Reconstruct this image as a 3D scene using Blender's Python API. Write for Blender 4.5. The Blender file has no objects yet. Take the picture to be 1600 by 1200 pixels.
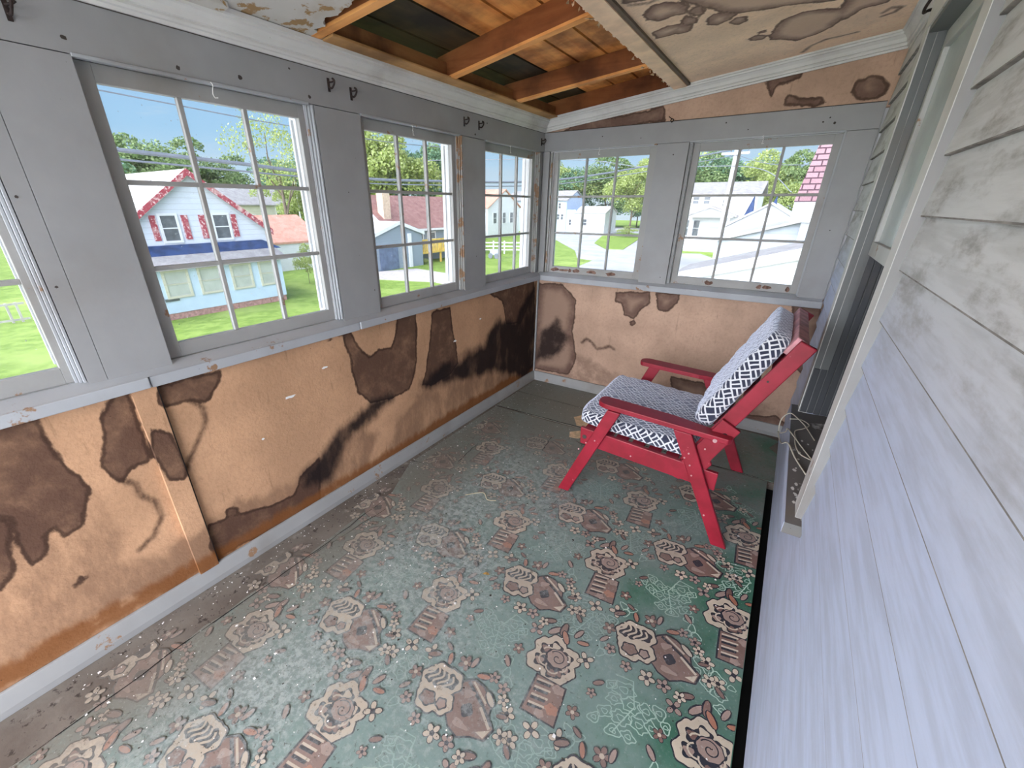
import bpy, math, random
import numpy as np
from mathutils import Vector, Matrix

C = bpy.context.scene.collection
sc = bpy.context.scene
rnd = random.Random(7)

# ------------------------------------------------------------------ camera
cam_d = bpy.data.cameras.new('camera'); cam = bpy.data.objects.new('camera', cam_d); C.objects.link(cam)
YAW, PITCH, ROLL, FPX, PPX, PPY = -0.5923, -0.4313, 0.0027, 661.26, 765.2, 625.7
fw = Vector((math.sin(YAW)*math.cos(PITCH), math.cos(YAW)*math.cos(PITCH), math.sin(PITCH)))
rt = Vector((math.cos(YAW), -math.sin(YAW), 0)); up = rt.cross(fw)
rt2 = rt*math.cos(ROLL)+up*math.sin(ROLL); up2 = -rt*math.sin(ROLL)+up*math.cos(ROLL)
mw = Matrix((( rt2.x, up2.x, -fw.x, 1.9237), (rt2.y, up2.y, -fw.y, -3.6758), (rt2.z, up2.z, -fw.z, 1.64), (0, 0, 0, 1)))
cam.matrix_world = mw
cam_d.sensor_fit = 'HORIZONTAL'; cam_d.sensor_width = 36.0; cam_d.lens = FPX/1600*36.0
cam_d.shift_x = (800-PPX)/1600; cam_d.shift_y = (PPY-600)/1600
cam_d.clip_start = 0.02; cam_d.clip_end = 600
sc.camera = cam

# ------------------------------------------------------------------ view, sky and sun
sc.view_settings.view_transform = 'Standard'; sc.view_settings.look = 'None'
sc.view_settings.gamma = 1.0; sc.view_settings.use_curve_mapping = False
sc.view_settings.exposure = EXPOSURE = 0.75
w = bpy.data.worlds.new('world'); sc.world = w; w.use_nodes = True
nt = w.node_tree; nt.nodes.clear()
tc = nt.nodes.new('ShaderNodeTexCoord'); sx = nt.nodes.new('ShaderNodeSeparateXYZ'); nt.links.new(tc.outputs['Generated'], sx.inputs[0])
rz = nt.nodes.new('ShaderNodeValToRGB'); nt.links.new(sx.outputs['Z'], rz.inputs[0])
rz.color_ramp.elements[0].position = 0.0; rz.color_ramp.elements[0].color = (0.78, 0.90, 0.98, 1)
rz.color_ramp.elements[1].position = 0.5; rz.color_ramp.elements[1].color = (0.26, 0.46, 0.90, 1)
e = rz.color_ramp.elements.new(0.12); e.color = (0.44, 0.70, 0.95, 1)
nz = nt.nodes.new('ShaderNodeTexNoise'); nz.inputs['Scale'].default_value = 3.0; nz.inputs['Detail'].default_value = 5
mp = nt.nodes.new('ShaderNodeMapping'); mp.inputs['Scale'].default_value = (1, 1, 6); nt.links.new(tc.outputs['Generated'], mp.inputs[0]); nt.links.new(mp.outputs[0], nz.inputs['Vector'])
cr = nt.nodes.new('ShaderNodeValToRGB'); cr.color_ramp.elements[0].position = 0.56; cr.color_ramp.elements[1].position = 0.72; nt.links.new(nz.outputs['Fac'], cr.inputs[0])
mc = nt.nodes.new('ShaderNodeMixRGB'); nt.links.new(cr.outputs[0], mc.inputs[0]); nt.links.new(rz.outputs[0], mc.inputs[1]); mc.inputs[2].default_value = (0.72, 0.82, 0.90, 1)
# extra sky brightness added behind the porch, out of view, to light the inside
rs = nt.nodes.new('ShaderNodeMapRange'); nt.links.new(sx.outputs['Y'], rs.inputs['Value'])
rs.inputs['From Min'].default_value = 0.0; rs.inputs['From Max'].default_value = -0.8; rs.inputs['To Min'].default_value = 0.0; rs.inputs['To Max'].default_value = 1.0
mh = nt.nodes.new('ShaderNodeMixRGB'); nt.links.new(rs.outputs[0], mh.inputs[0]); nt.links.new(mc.outputs[0], mh.inputs[1]); mh.inputs[2].default_value = (8.6, 8.8, 9.6, 1)
bg = nt.nodes.new('ShaderNodeBackground'); nt.links.new(mh.outputs[0], bg.inputs[0]); bg.inputs[1].default_value = SKY = 1.0
wo = nt.nodes.new('ShaderNodeOutputWorld'); nt.links.new(bg.outputs[0], wo.inputs[0])
sd = bpy.data.lights.new('sun', 'SUN'); sd.energy = 1.15; sd.angle = 0.009; sd.color = (1.0, 0.95, 0.86)
sun = bpy.data.objects.new('sun', sd); C.objects.link(sun)
sun.rotation_euler = Vector((0.60, 0.50, -1.0)).to_track_quat('-Z', 'Y').to_euler()

# ------------------------------------------------------------------ helpers
class MB:
    """collects faces; build() links them as one mesh object"""
    def __init__(s): s.v = []; s.f = []; s.m = []; s.mi = 0; s.uv = {}
    def add(s, vs, fs):
        n = len(s.v); s.v += [tuple(v) for v in vs]
        for f in fs: s.f.append(tuple(n+i for i in f)); s.m.append(s.mi)
        return s
    def box(s, a, b):
        x0, y0, z0 = a; x1, y1, z1 = b
        x0, x1 = min(x0, x1), max(x0, x1); y0, y1 = min(y0, y1), max(y0, y1); z0, z1 = min(z0, z1), max(z0, z1)
        return s.add([(x0,y0,z0),(x1,y0,z0),(x1,y1,z0),(x0,y1,z0),(x0,y0,z1),(x1,y0,z1),(x1,y1,z1),(x0,y1,z1)],
                     [(0,3,2,1),(4,5,6,7),(0,1,5,4),(1,2,6,5),(2,3,7,6),(3,0,4,7)])
    def hexa(s, bot, top):
        return s.add(list(bot)+list(top), [(0,3,2,1),(4,5,6,7),(0,1,5,4),(1,2,6,5),(2,3,7,6),(3,0,4,7)])
    def prism(s, poly, ax, a, b):
        """poly 2D points in the plane of the other two axes (in x,y,z order), extruded along axis ax from a to b"""
        n = len(poly)
        def P(p, t):
            q = list(p); q.insert(ax, t); return q
        ar = sum(poly[i][0]*poly[(i+1) % n][1]-poly[(i+1) % n][0]*poly[i][1] for i in range(n))
        if (ar < 0) != (ax == 1): poly = poly[::-1]
        if a > b: a, b = b, a
        vs = [P(p, a) for p in poly]+[P(p, b) for p in poly]
        fs = [tuple(range(n))[::-1], tuple(range(n, 2*n))]+[(i, (i+1) % n, n+(i+1) % n, n+i) for i in range(n)]
        return s.add(vs, fs)
    def tube(s, pts, r, seg=8, caps=True):
        pts = [Vector(p) for p in pts]; n = len(pts); base = len(s.v)
        rr = r if isinstance(r, (list, tuple)) else [r]*n
        t0 = (pts[1]-pts[0]).normalized(); a = t0.orthogonal().normalized()
        for i, p in enumerate(pts):
            t = (pts[min(i+1, n-1)]-pts[max(i-1, 0)]).normalized()
            a = (a-t*a.dot(t)).normalized(); b = t.cross(a)
            for k in range(seg):
                an = 2*math.pi*k/seg; s.v.append(tuple(p+(a*math.cos(an)+b*math.sin(an))*rr[i]))
        for i in range(n-1):
            for k in range(seg):
                s.f.append((base+i*seg+k, base+i*seg+(k+1) % seg, base+(i+1)*seg+(k+1) % seg, base+(i+1)*seg+k)); s.m.append(s.mi)
        if caps:
            s.f.append(tuple(base+k for k in range(seg))[::-1]); s.m.append(s.mi)
            s.f.append(tuple(base+(n-1)*seg+k for k in range(seg))); s.m.append(s.mi)
        return s
    def build(s, name, mats, parent=None, bevel=0, smooth=False):
        me = bpy.data.meshes.new(name); me.from_pydata(s.v, [], s.f)
        for m in (mats if isinstance(mats, (list, tuple)) else [mats]): me.materials.append(m)
        if max(s.m or [0]) > 0: me.polygons.foreach_set('material_index', s.m)
        me.update()
        if smooth: me.polygons.foreach_set('use_smooth', [True]*len(me.polygons))
        o = bpy.data.objects.new(name, me); C.objects.link(o)
        if parent: o.parent = parent
        if bevel:
            b = o.modifiers.new('bevel', 'BEVEL'); b.width = bevel; b.segments = 2; b.limit_method = 'ANGLE'
        return o
def smooth_pts(pts, n=8):
    out = []; P = [Vector(p) for p in pts]; P = [P[0]]+P+[P[-1]]
    for i in range(1, len(P)-2):
        for k in range(n):
            t = k/n; a, b, c, d = P[i-1], P[i], P[i+1], P[i+2]
            out.append(0.5*((2*b)+(c-a)*t+(2*a-5*b+4*c-d)*t*t+(3*b-a-3*c+d)*t**3))
    out.append(P[-2]); return out
def tag(o, label=None, cat=None, group=None, kind=None):
    if label: o['label'] = label
    if cat: o['category'] = cat
    if group: o['group'] = group
    if kind: o['kind'] = kind
    return o
def struct(o, label=None):
    o['kind'] = 'structure'
    if label: o['label'] = label
    return o
def empty(name, loc=(0, 0, 0)):
    o = bpy.data.objects.new(name, None); C.objects.link(o); o.location = loc; o.empty_display_size = 0.1
    bpy.context.view_layer.update()
    return o
def keep(o, parent):
    """parent a mesh built in world coordinates under an empty that stands elsewhere"""
    o.parent = parent; o.matrix_parent_inverse = Matrix.Translation(-Vector(parent.location)); return o
def copy_tree(o, parent=None):
    c = o.copy(); C.objects.link(c)
    if parent: c.parent = parent
    for ch in list(o.children): copy_tree(ch, c)
    return c

# ------------------------------------------------------------------ node material kit
class NM:
    def __init__(s, name, rough=0.6, spec=0.3):
        s.m = bpy.data.materials.new(name); s.m.use_nodes = True; s.t = s.m.node_tree
        s.b = s.t.nodes['Principled BSDF']; s.b.inputs['Roughness'].default_value = rough; s.b.inputs['Specular IOR Level'].default_value = spec
        s.tc = s.t.nodes.new('ShaderNodeTexCoord')
    def n(s, k, **kw):
        q = s.t.nodes.new(k)
        for a, b in kw.items(): setattr(q, a, b)
        return q
    def put(s, sock, v):
        if v is None: return
        if hasattr(v, 'is_linked') or isinstance(v, bpy.types.NodeSocket): s.t.links.new(v, sock)
        else: sock.default_value = (tuple(v)+(1,))[:4] if isinstance(v, (tuple, list)) and sock.type == 'RGBA' else v
    def obj(s): return s.tc.outputs['Object']
    def map(s, vec, sc=(1, 1, 1), rot=(0, 0, 0), loc=(0, 0, 0)):
        q = s.n('ShaderNodeMapping'); s.put(q.inputs[0], vec); q.inputs['Scale'].default_value = sc; q.inputs['Rotation'].default_value = rot; q.inputs['Location'].default_value = loc; return q.outputs[0]
    def noise(s, scale, detail=4, vec=None, rough=0.55, dist=0):
        q = s.n('ShaderNodeTexNoise'); s.put(q.inputs['Vector'], vec or s.obj()); q.inputs['Scale'].default_value = scale; q.inputs['Detail'].default_value = detail; q.inputs['Roughness'].default_value = rough; q.inputs['Distortion'].default_value = dist; return q.outputs['Fac']
    def voro(s, scale, vec=None, feat='F1'):
        q = s.n('ShaderNodeTexVoronoi'); q.feature = feat; s.put(q.inputs['Vector'], vec or s.obj()); q.inputs['Scale'].default_value = scale; return q.outputs['Distance']
    def rng(s, v, a, b, c=0.0, d=1.0, sm=True):
        q = s.n('ShaderNodeMapRange'); q.interpolation_type = 'SMOOTHSTEP' if sm else 'LINEAR'; s.put(q.inputs['Value'], v)
        for k, x in zip(('From Min', 'From Max', 'To Min', 'To Max'), (a, b, c, d)): q.inputs[k].default_value = x
        return q.outputs[0]
    def math(s, op, a, b=None, c=None):
        q = s.n('ShaderNodeMath', operation=op); s.put(q.inputs[0], a); s.put(q.inputs[1], b)
        if c is not None: s.put(q.inputs[2], c)
        return q.outputs[0]
    def mix(s, f, a, b, mode='MIX'):
        q = s.n('ShaderNodeMixRGB', blend_type=mode); s.put(q.inputs[0], f); s.put(q.inputs[1], a); s.put(q.inputs[2], b); return q.outputs[0]
    def attr(s, name): q = s.n('ShaderNodeAttribute'); q.attribute_name = name; return q.outputs['Fac']
    def xyz(s, vec=None): q = s.n('ShaderNodeSeparateXYZ'); s.put(q.inputs[0], vec or s.obj()); return q.outputs
    def bump(s, h, strength=0.3, dist=0.01):
        q = s.n('ShaderNodeBump'); s.put(q.inputs['Height'], h); q.inputs['Strength'].default_value = strength; q.inputs['Distance'].default_value = dist; s.t.links.new(q.outputs[0], s.b.inputs['Normal'])
    def done(s, col, rough=None):
        s.put(s.b.inputs['Base Color'], col)
        if rough is not None: s.put(s.b.inputs['Roughness'], rough)
        return s.m
def plain(name, col, rough=0.6, var=0.12, scale=8, bump=0.0, spec=0.3):
    k = NM(name, rough, spec); n = k.noise(scale, 5)
    c = k.mix(k.rng(n, 0.3, 0.7), tuple(x*(1-var) for x in col), tuple(min(1, x*(1+var)) for x in col))
    if bump: k.bump(k.noise(scale*8, 4), bump, 0.005)
    return k.done(c)
def painted(name, col, dirt=(0.16, 0.13, 0.10), speck=0.5, grime=0.35, rough=0.55, wear=0.0, wearcol=(0.28, 0.17, 0.10), stretch=(1, 1, 1)):
    k = NM(name, rough, 0.35)
    c = k.mix(k.rng(k.noise(5, 6), 0.3, 0.75), tuple(x*0.9 for x in col), col)
    c = k.mix(k.math('MULTIPLY', k.rng(k.noise(2.3, 8, k.map(k.obj(), stretch)), 0.50, 0.80), grime), c, dirt)
    v = k.rng(k.voro(26, None), 0.030, 0.055, 1, 0); g = k.rng(k.noise(7, 2), 0.50, 0.62)
    c = k.mix(k.math('MULTIPLY', k.math('MULTIPLY', v, g), speck), c, (0.035, 0.028, 0.025))
    if wear:
        wn = k.rng(k.noise(9, 8, k.map(k.obj(), stretch), 0.65), 0.66-wear*0.25, 0.70-wear*0.25)
        c = k.mix(wn, c, wearcol)
    k.bump(k.noise(60, 4), 0.12, 0.003)
    return k.done(c)

M = {}
M['paint'] = painted('grey_paint', (0.335, 0.34, 0.34), grime=0.25)
M['paint_worn'] = painted('worn_grey_paint', (0.38, 0.38, 0.365), grime=0.5, wear=0.55, stretch=(1, 1, 1))
M['sash_worn'] = painted('sash_paint', (0.36, 0.36, 0.345), grime=0.45, wear=0.15)
M['sill'] = painted('sill_paint', (0.41, 0.43, 0.45), grime=0.5, wear=0.1)
M['crown'] = painted('crown_paint', (0.72, 0.72, 0.69), grime=0.45, speck=0.3)
M['clap'] = None
M['white_ext'] = plain('white_exterior_paint', (0.80, 0.81, 0.82), 0.6, 0.05)
M['base'] = painted('baseboard_paint', (0.33, 0.335, 0.33), grime=0.5, wear=0.12)
M['black'] = plain('dark_void', (0.012, 0.011, 0.011), 0.9, 0.2)
M['iron'] = plain('rusty_iron', (0.030, 0.020, 0.018), 0.7, 0.4, 60)
M['wire'] = plain('white_wire', (0.8, 0.8, 0.78), 0.5, 0.1)
M['joint'] = plain('dark_joint', (0.06, 0.05, 0.045), 0.9, 0.3)
def clapboard():
    k = NM('weathered_white_clapboard_sky_tint', 0.5, 0.35)
    v = k.map(k.obj(), (1, 1.2, 14)); g = k.noise(3, 9, v, 0.62)
    c = k.mix(k.rng(g, 0.38, 0.66), (0.49, 0.56, 0.72), (0.42, 0.475, 0.60))  # blue sky light put into the base colour; it fades higher up
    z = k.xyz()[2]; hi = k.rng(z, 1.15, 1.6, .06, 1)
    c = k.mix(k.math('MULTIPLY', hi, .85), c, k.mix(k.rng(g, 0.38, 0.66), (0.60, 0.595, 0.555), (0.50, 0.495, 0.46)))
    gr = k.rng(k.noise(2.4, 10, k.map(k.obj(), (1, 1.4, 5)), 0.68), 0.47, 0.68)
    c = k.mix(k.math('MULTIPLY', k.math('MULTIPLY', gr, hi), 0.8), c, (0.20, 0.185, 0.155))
    sp = k.rng(k.noise(16, 10, k.map(k.obj(), (1, 1, 4)), 0.7), 0.70, 0.735)
    c = k.mix(k.math('MULTIPLY', sp, 0.75), c, (0.20, 0.18, 0.16))
    k.bump(k.noise(14, 8, k.map(k.obj(), (1, 1.5, 12))), 0.18, 0.004)
    return k.done(c)
M['clap'] = clapboard()
def fiberboard(name, base, brown, black, rust, vscale=(1, 1, 1), rim=None):
    """stain attributes hold signed distances (negative inside a stain) that noise roughens"""
    k = NM(name, 0.85, 0.1)
    nz = k.math('SUBTRACT', k.noise(9, 8, k.map(k.obj(), vscale), 0.62), 0.5); fine = k.math('SUBTRACT', k.noise(38, 5), 0.5)
    def d(a, amp=0.09): return k.math('ADD', k.attr(a), k.math('ADD', k.math('MULTIPLY', nz, amp), k.math('MULTIPLY', fine, 0.016)))
    c = k.mix(k.rng(k.noise(3.2, 6), 0.3, 0.7), tuple(x*0.84 for x in base), tuple(x*1.08 for x in base))
    drip = k.rng(k.noise(4, 8, k.map(k.obj(), (9, 9, 1.1)), 0.62), 0.60, 0.72)
    c = k.mix(k.math('MULTIPLY', drip, 0.42), c, tuple(x*0.42 for x in base)); c = k.mix(k.rng(k.noise(55, 6, None, 0.75), 0.45, 0.70, 0, 0.30), c, tuple(x*0.5 for x in base))
    md = d('s_mid', 0.16); f = k.rng(md, -0.03, 0.03, 0.9, 0)
    c = k.mix(k.math('MULTIPLY', f, k.rng(k.noise(6, 9, k.map(k.obj(), vscale), 0.68), 0.34, 0.60, 0.12, 1)), c, tuple((a*0.62+b*0.38) for a, b in zip(brown, base)))
    bd = k.math('SUBTRACT', d('s_brown', 0.055), 0.006); ib = k.rng(bd, -0.006, 0.004, 1, 0)
    inner = k.mix(k.rng(k.noise(7, 7, None, 0.65), 0.42, 0.80), brown, tuple((a*0.6+b*0.4) for a, b in zip(brown, base)))
    if rim: inner = k.mix(k.rng(bd, -rim, -rim*0.25, 0.85, 0), inner, tuple((a*0.35+b*0.6) for a, b in zip(brown, base)))
    c = k.mix(k.math('MULTIPLY', ib, 0.92), c, inner)
    edge = k.math('MULTIPLY', k.rng(k.math('ABSOLUTE', k.math('ADD', bd, 0.007)), 0.002, 0.012, 1, 0), 0.62)
    c = k.mix(edge, c, tuple(x*0.42 for x in brown))
    ld = d('s_line', 0.035); c = k.mix(k.rng(ld, -0.008, 0.020, 0.9, 0), c, tuple(x*0.55 for x in brown))
    rd = d('s_rust', 0.12); c = k.mix(k.rng(rd, -0.02, 0.03, 0.85, 0), c, rust)
    kd = k.math('SUBTRACT', d('s_black', 0.13), 0.012); c = k.mix(k.math('MULTIPLY', k.rng(kd, -0.04, 0.045, 0.97, 0), k.rng(k.noise(8, 8, k.map(k.obj(), vscale)), 0.22, 0.5, 0.72, 1)), c, black)
    spk = k.math('MULTIPLY', k.rng(k.voro(17), 0.02, 0.05, 1, 0), k.rng(k.noise(5, 2), 0.5, 0.6))
    c = k.mix(k.math('MULTIPLY', spk, 0.7), c, tuple(x*0.4 for x in brown))
    k.bump(k.math('ADD', k.noise(90, 3), k.math('MULTIPLY', k.noise(12, 5), 1.5)), 0.35, 0.004)
    return k.done(c)
M['board_left'] = fiberboard('stained_fiberboard', (0.53, 0.315, 0.185), (0.085, 0.046, 0.033), (0.020, 0.014, 0.014), (0.20, 0.075, 0.022), (1, 1, 0.45))
M['board_far'] = fiberboard('stained_fiberboard_end', (0.54, 0.37, 0.27), (0.135, 0.08, 0.062), (0.03, 0.02, 0.018), (0.18, 0.085, 0.04), (1, 1, 1), 0.10)
M['board_ceiling'] = fiberboard('stained_ceiling_board', (0.97, 0.73, 0.53), (0.26, 0.17, 0.14), (0.05, 0.04, 0.04), (0.2, 0.1, 0.05), (1, 1, 1), 0.07)
def wood(name, a, b, dark, axis=1, rough=0.65, sc=1.0):
    k = NM(name, rough, 0.25); s = [11, 11, 11]; s[axis] = 0.9
    g = k.noise(1.6*sc, 9, k.map(k.obj(), tuple(s)), 0.6, 0.6)
    c = k.mix(k.rng(g, 0.3, 0.7), a, b)
    c = k.mix(k.math('MULTIPLY', k.rng(k.noise(2.6, 7), 0.42, 0.68), 0.85), c, dark)
    k.bump(g, 0.2, 0.003); return k.done(c)
M['roof_board'] = wood('roof_sheathing_wood', (0.98, 0.45, 0.13), (0.72, 0.25, 0.055), (0.12, 0.030, 0.010), 1)
M['roof_black_shade'] = wood('shaded_black_roof_board', (0.10, 0.075, 0.03), (0.05, 0.035, 0.018), (0.012, 0.010, 0.009), 1)  # dark wood: cavity shadow put into the colour, with some real blackening
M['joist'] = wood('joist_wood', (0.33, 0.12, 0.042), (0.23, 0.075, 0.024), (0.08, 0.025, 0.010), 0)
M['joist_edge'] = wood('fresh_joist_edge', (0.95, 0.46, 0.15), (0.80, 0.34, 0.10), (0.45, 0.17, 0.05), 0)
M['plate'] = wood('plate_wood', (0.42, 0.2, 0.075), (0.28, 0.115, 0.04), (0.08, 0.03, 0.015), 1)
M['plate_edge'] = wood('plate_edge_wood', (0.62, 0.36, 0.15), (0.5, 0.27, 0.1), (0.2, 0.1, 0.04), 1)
M['batten'] = plain('tan_batten_board', (0.90, 0.66, 0.46), 0.9, 0.12, 9, 0.1)
M['frass'] = plain('torn_fibre', (0.62, 0.47, 0.30), 0.9, 0.2, 30, 0.4)
M['white_peel'] = painted('peeling_white_board', (0.62, 0.60, 0.55), grime=0.9, dirt=(0.30, 0.19, 0.08), speck=0.8, wear=0.5, wearcol=(0.36, 0.22, 0.09))
def red_paint():
    k = NM('worn_red_paint', 0.45, 0.4)
    c = k.mix(k.rng(k.noise(10, 6), 0.3, 0.7), (0.215, 0.006, 0.017), (0.30, 0.010, 0.028))
    c = k.mix(k.rng(k.noise(30, 8, None, 0.7), 0.70, 0.76), c, (0.10, 0.012, 0.015))
    c = k.mix(k.rng(k.noise(26, 9, None, 0.7), 0.66, 0.72), c, (0.46, 0.16, 0.17))
    k.bump(k.noise(50, 4), 0.15, 0.002); return k.done(c)
M['red'] = red_paint()
M['red_worn'] = plain('red_rubbed_bare', (0.50, 0.24, 0.26), 0.55, 0.3, 14)
M['screw'] = plain('screw_steel', (0.50, 0.30, 0.30), 0.35, 0.1)
def fabric():
    k = NM('navy_lattice_fabric', 0.85, 0.15)
    q = k.n('ShaderNodeUVMap'); q.uv_map = 'uv'
    v = k.map(q.outputs[0], (1/0.042, 1/0.042, 1), (0, 0, math.radians(45)))
    s = k.xyz(v)
    fx, fy = k.math('FLOOR', s[0]), k.math('FLOOR', s[1])
    ux, uy = k.math('FRACT', s[0]), k.math('FRACT', s[1])
    par = k.math('PINGPONG', k.math('ADD', fx, fy), 1)
    def line(t, c, wd=0.07): return k.rng(k.math('ABSOLUTE', k.math('SUBTRACT', t, c)), wd, wd+0.035, 1, 0)
    def border(t): return k.math('MAXIMUM', line(t, 0.0), line(t, 1.0))
    b = k.math('MAXIMUM', border(ux), border(uy))
    mid = k.math('ADD', k.math('MULTIPLY', par, line(ux, 0.5)), k.math('MULTIPLY', k.math('SUBTRACT', 1, par), line(uy, 0.5)))
    # some borders are left out, so the bars join into an irregular fret
    wn = k.n('ShaderNodeTexWhiteNoise'); wn.noise_dimensions = '2D'; cb = k.n('ShaderNodeCombineXYZ'); k.put(cb.inputs[0], fx); k.put(cb.inputs[1], fy); k.put(wn.inputs['Vector'], cb.outputs[0])
    m = k.math('MAXIMUM', b, k.math('MULTIPLY', mid, k.rng(wn.outputs['Value'], 0.16, 0.18)))
    c = k.mix(m, (0.018, 0.022, 0.045), (0.66, 0.68, 0.70))
    k.bump(k.noise(300, 2), 0.2, 0.002); k.b.inputs['Sheen Weight'].default_value = 1.0; k.b.inputs['Sheen Roughness'].default_value = 0.55; k.b.inputs['Sheen Tint'].default_value = (.75, .82, 1, 1)
    return k.done(c)
M['fabric'] = fabric()
def glass():
    m = bpy.data.materials.new('window_glass'); m.use_nodes = True; t = m.node_tree; t.nodes.clear()
    o = t.nodes.new('ShaderNodeOutputMaterial'); tr = t.nodes.new('ShaderNodeBsdfTransparent'); tr.inputs[0].default_value = (.74, .76, .77, 1); gl = t.nodes.new('ShaderNodeBsdfGlossy'); gl.inputs['Roughness'].default_value = 0.02
    di = t.nodes.new('ShaderNodeBsdfDiffuse'); di.inputs['Color'].default_value = (0.6, 0.62, 0.62, 1)
    lw = t.nodes.new('ShaderNodeLayerWeight'); lw.inputs['Blend'].default_value = 0.5; fr = t.nodes.new('ShaderNodeMath'); fr.operation = 'POWER'; t.links.new(lw.outputs['Facing'], fr.inputs[0]); fr.inputs[1].default_value = 5.0
    mx = t.nodes.new('ShaderNodeMixShader'); t.links.new(fr.outputs[0], mx.inputs[0]); t.links.new(tr.outputs[0], mx.inputs[1]); t.links.new(gl.outputs[0], mx.inputs[2])
    tcn = t.nodes.new('ShaderNodeTexCoord'); nn = t.nodes.new('ShaderNodeTexNoise'); nn.inputs['Scale'].default_value = 34; nn.inputs['Detail'].default_value = 6
    t.links.new(tcn.outputs['Object'], nn.inputs['Vector'])
    vv = t.nodes.new('ShaderNodeTexVoronoi'); vv.inputs['Scale'].default_value = 42; t.links.new(tcn.outputs['Object'], vv.inputs['Vector'])
    r2 = t.nodes.new('ShaderNodeMapRange'); t.links.new(vv.outputs['Distance'], r2.inputs[0]); r2.inputs[1].default_value = 0.07; r2.inputs[2].default_value = 0.12; r2.inputs[3].default_value = 0.45; r2.inputs[4].default_value = 0.0
    r3 = t.nodes.new('ShaderNodeMapRange'); t.links.new(nn.outputs[0], r3.inputs[0]); r3.inputs[1].default_value = 0.5; r3.inputs[2].default_value = 0.62; r3.inputs[3].default_value = 0.0; r3.inputs[4].default_value = 1.0
    mu = t.nodes.new('ShaderNodeMath'); mu.operation = 'MULTIPLY_ADD'; t.links.new(r2.outputs[0], mu.inputs[0]); t.links.new(r3.outputs[0], mu.inputs[1]); mu.inputs[2].default_value = 0.045
    m2 = t.nodes.new('ShaderNodeMixShader'); t.links.new(mu.outputs[0], m2.inputs[0]); t.links.new(mx.outputs[0], m2.inputs[1]); t.links.new(di.outputs[0], m2.inputs[2])
    t.links.new(m2.outputs[0], o.inputs[0]); return m
M['glass'] = glass()
L_BROWN= [[(-3.607, 1.026), (-3.563, 1.006), (-3.476, 1.001), (-3.476, 0.945), (-3.469, 0.871), (-3.47, 0.793), (-3.45, 0.756), (-3.445, 0.688), (-3.479, 0.621), (-3.503, 0.57), (-3.551, 0.55), (-3.563, 0.613), (-3.596, 0.584), (-3.617, 0.518), (-3.652, 0.506), (-3.657, 0.604), (-3.641, 0.694), (-3.699, 0.759)], [(-3.274, 1.007), (-3.234, 1.005), (-3.234, 0.86), (-3.233, 0.724), (-3.249, 0.704), (-3.307, 0.708), (-3.347, 0.669), (-3.37, 0.717), (-3.379, 0.761), (-3.345, 0.86), (-3.338, 0.925), (-3.315, 0.957)], [(-3.135, 0.994), (-2.9, 0.992), (-2.913, 0.938), (-2.953, 0.903), (-2.992, 0.871), (-3.043, 0.901), (-3.088, 0.899), (-3.129, 0.908), (-3.15, 0.942)], [(-3.129, 0.298), (-3.051, 0.287), (-2.929, 0.249), (-2.811, 0.208), (-2.714, 0.215), (-2.654, 0.287), (-2.525, 0.354), (-2.579, 0.076), (-2.888, 0.084), (-3.131, 0.108), (-3.152, 0.209)], [(-3.692, 0.742), (-3.644, 0.696), (-3.655, 0.641), (-3.68, 0.596), (-3.69, 0.525), (-3.74, 0.46), (-3.776, 0.494)], [(-3.241, 0.714), (-3.224, 0.719), (-3.211, 0.611), (-3.163, 0.583), (-3.146, 0.603), (-3.148, 0.679), (-3.159, 0.799), (-3.207, 0.848)], [(-2.349, 0.988), (-2.253, 0.995), (-2.248, 0.916), (-2.223, 0.845), (-2.227, 0.781), (-2.204, 0.636), (-2.129, 0.536), (-1.95, 0.506), (-1.799, 0.504), (-1.739, 0.576), (-1.7, 0.695), (-1.688, 0.844), (-1.68, 1.011), (-1.84, 1.008), (-1.857, 0.931), (-1.909, 0.827), (-2.012, 0.842), (-2.1, 0.821), (-2.146, 0.878), (-2.175, 0.94), (-2.203, 0.999)], [(-1.519, 0.981), (-1.323, 0.976), (-1.311, 0.821), (-1.275, 0.688), (-1.249, 0.536), (-1.33, 0.487), (-1.542, 0.455), (-1.655, 0.494), (-1.609, 0.588), (-1.554, 0.786)], [(-0.839, 1.012), (-0.565, 1.016), (-0.086, 1.015), (-0.06, 0.928), (-0.297, 0.648), (-0.554, 0.702), (-0.619, 0.903)], [(-3.041, 0.325), (-3.017, 0.321), (-2.998, 0.296), (-3.011, 0.277), (-3.043, 0.291)], [(-3.593, 0.351), (-3.568, 0.367), (-3.557, 0.356), (-3.571, 0.338), (-3.59, 0.333)]]
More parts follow.
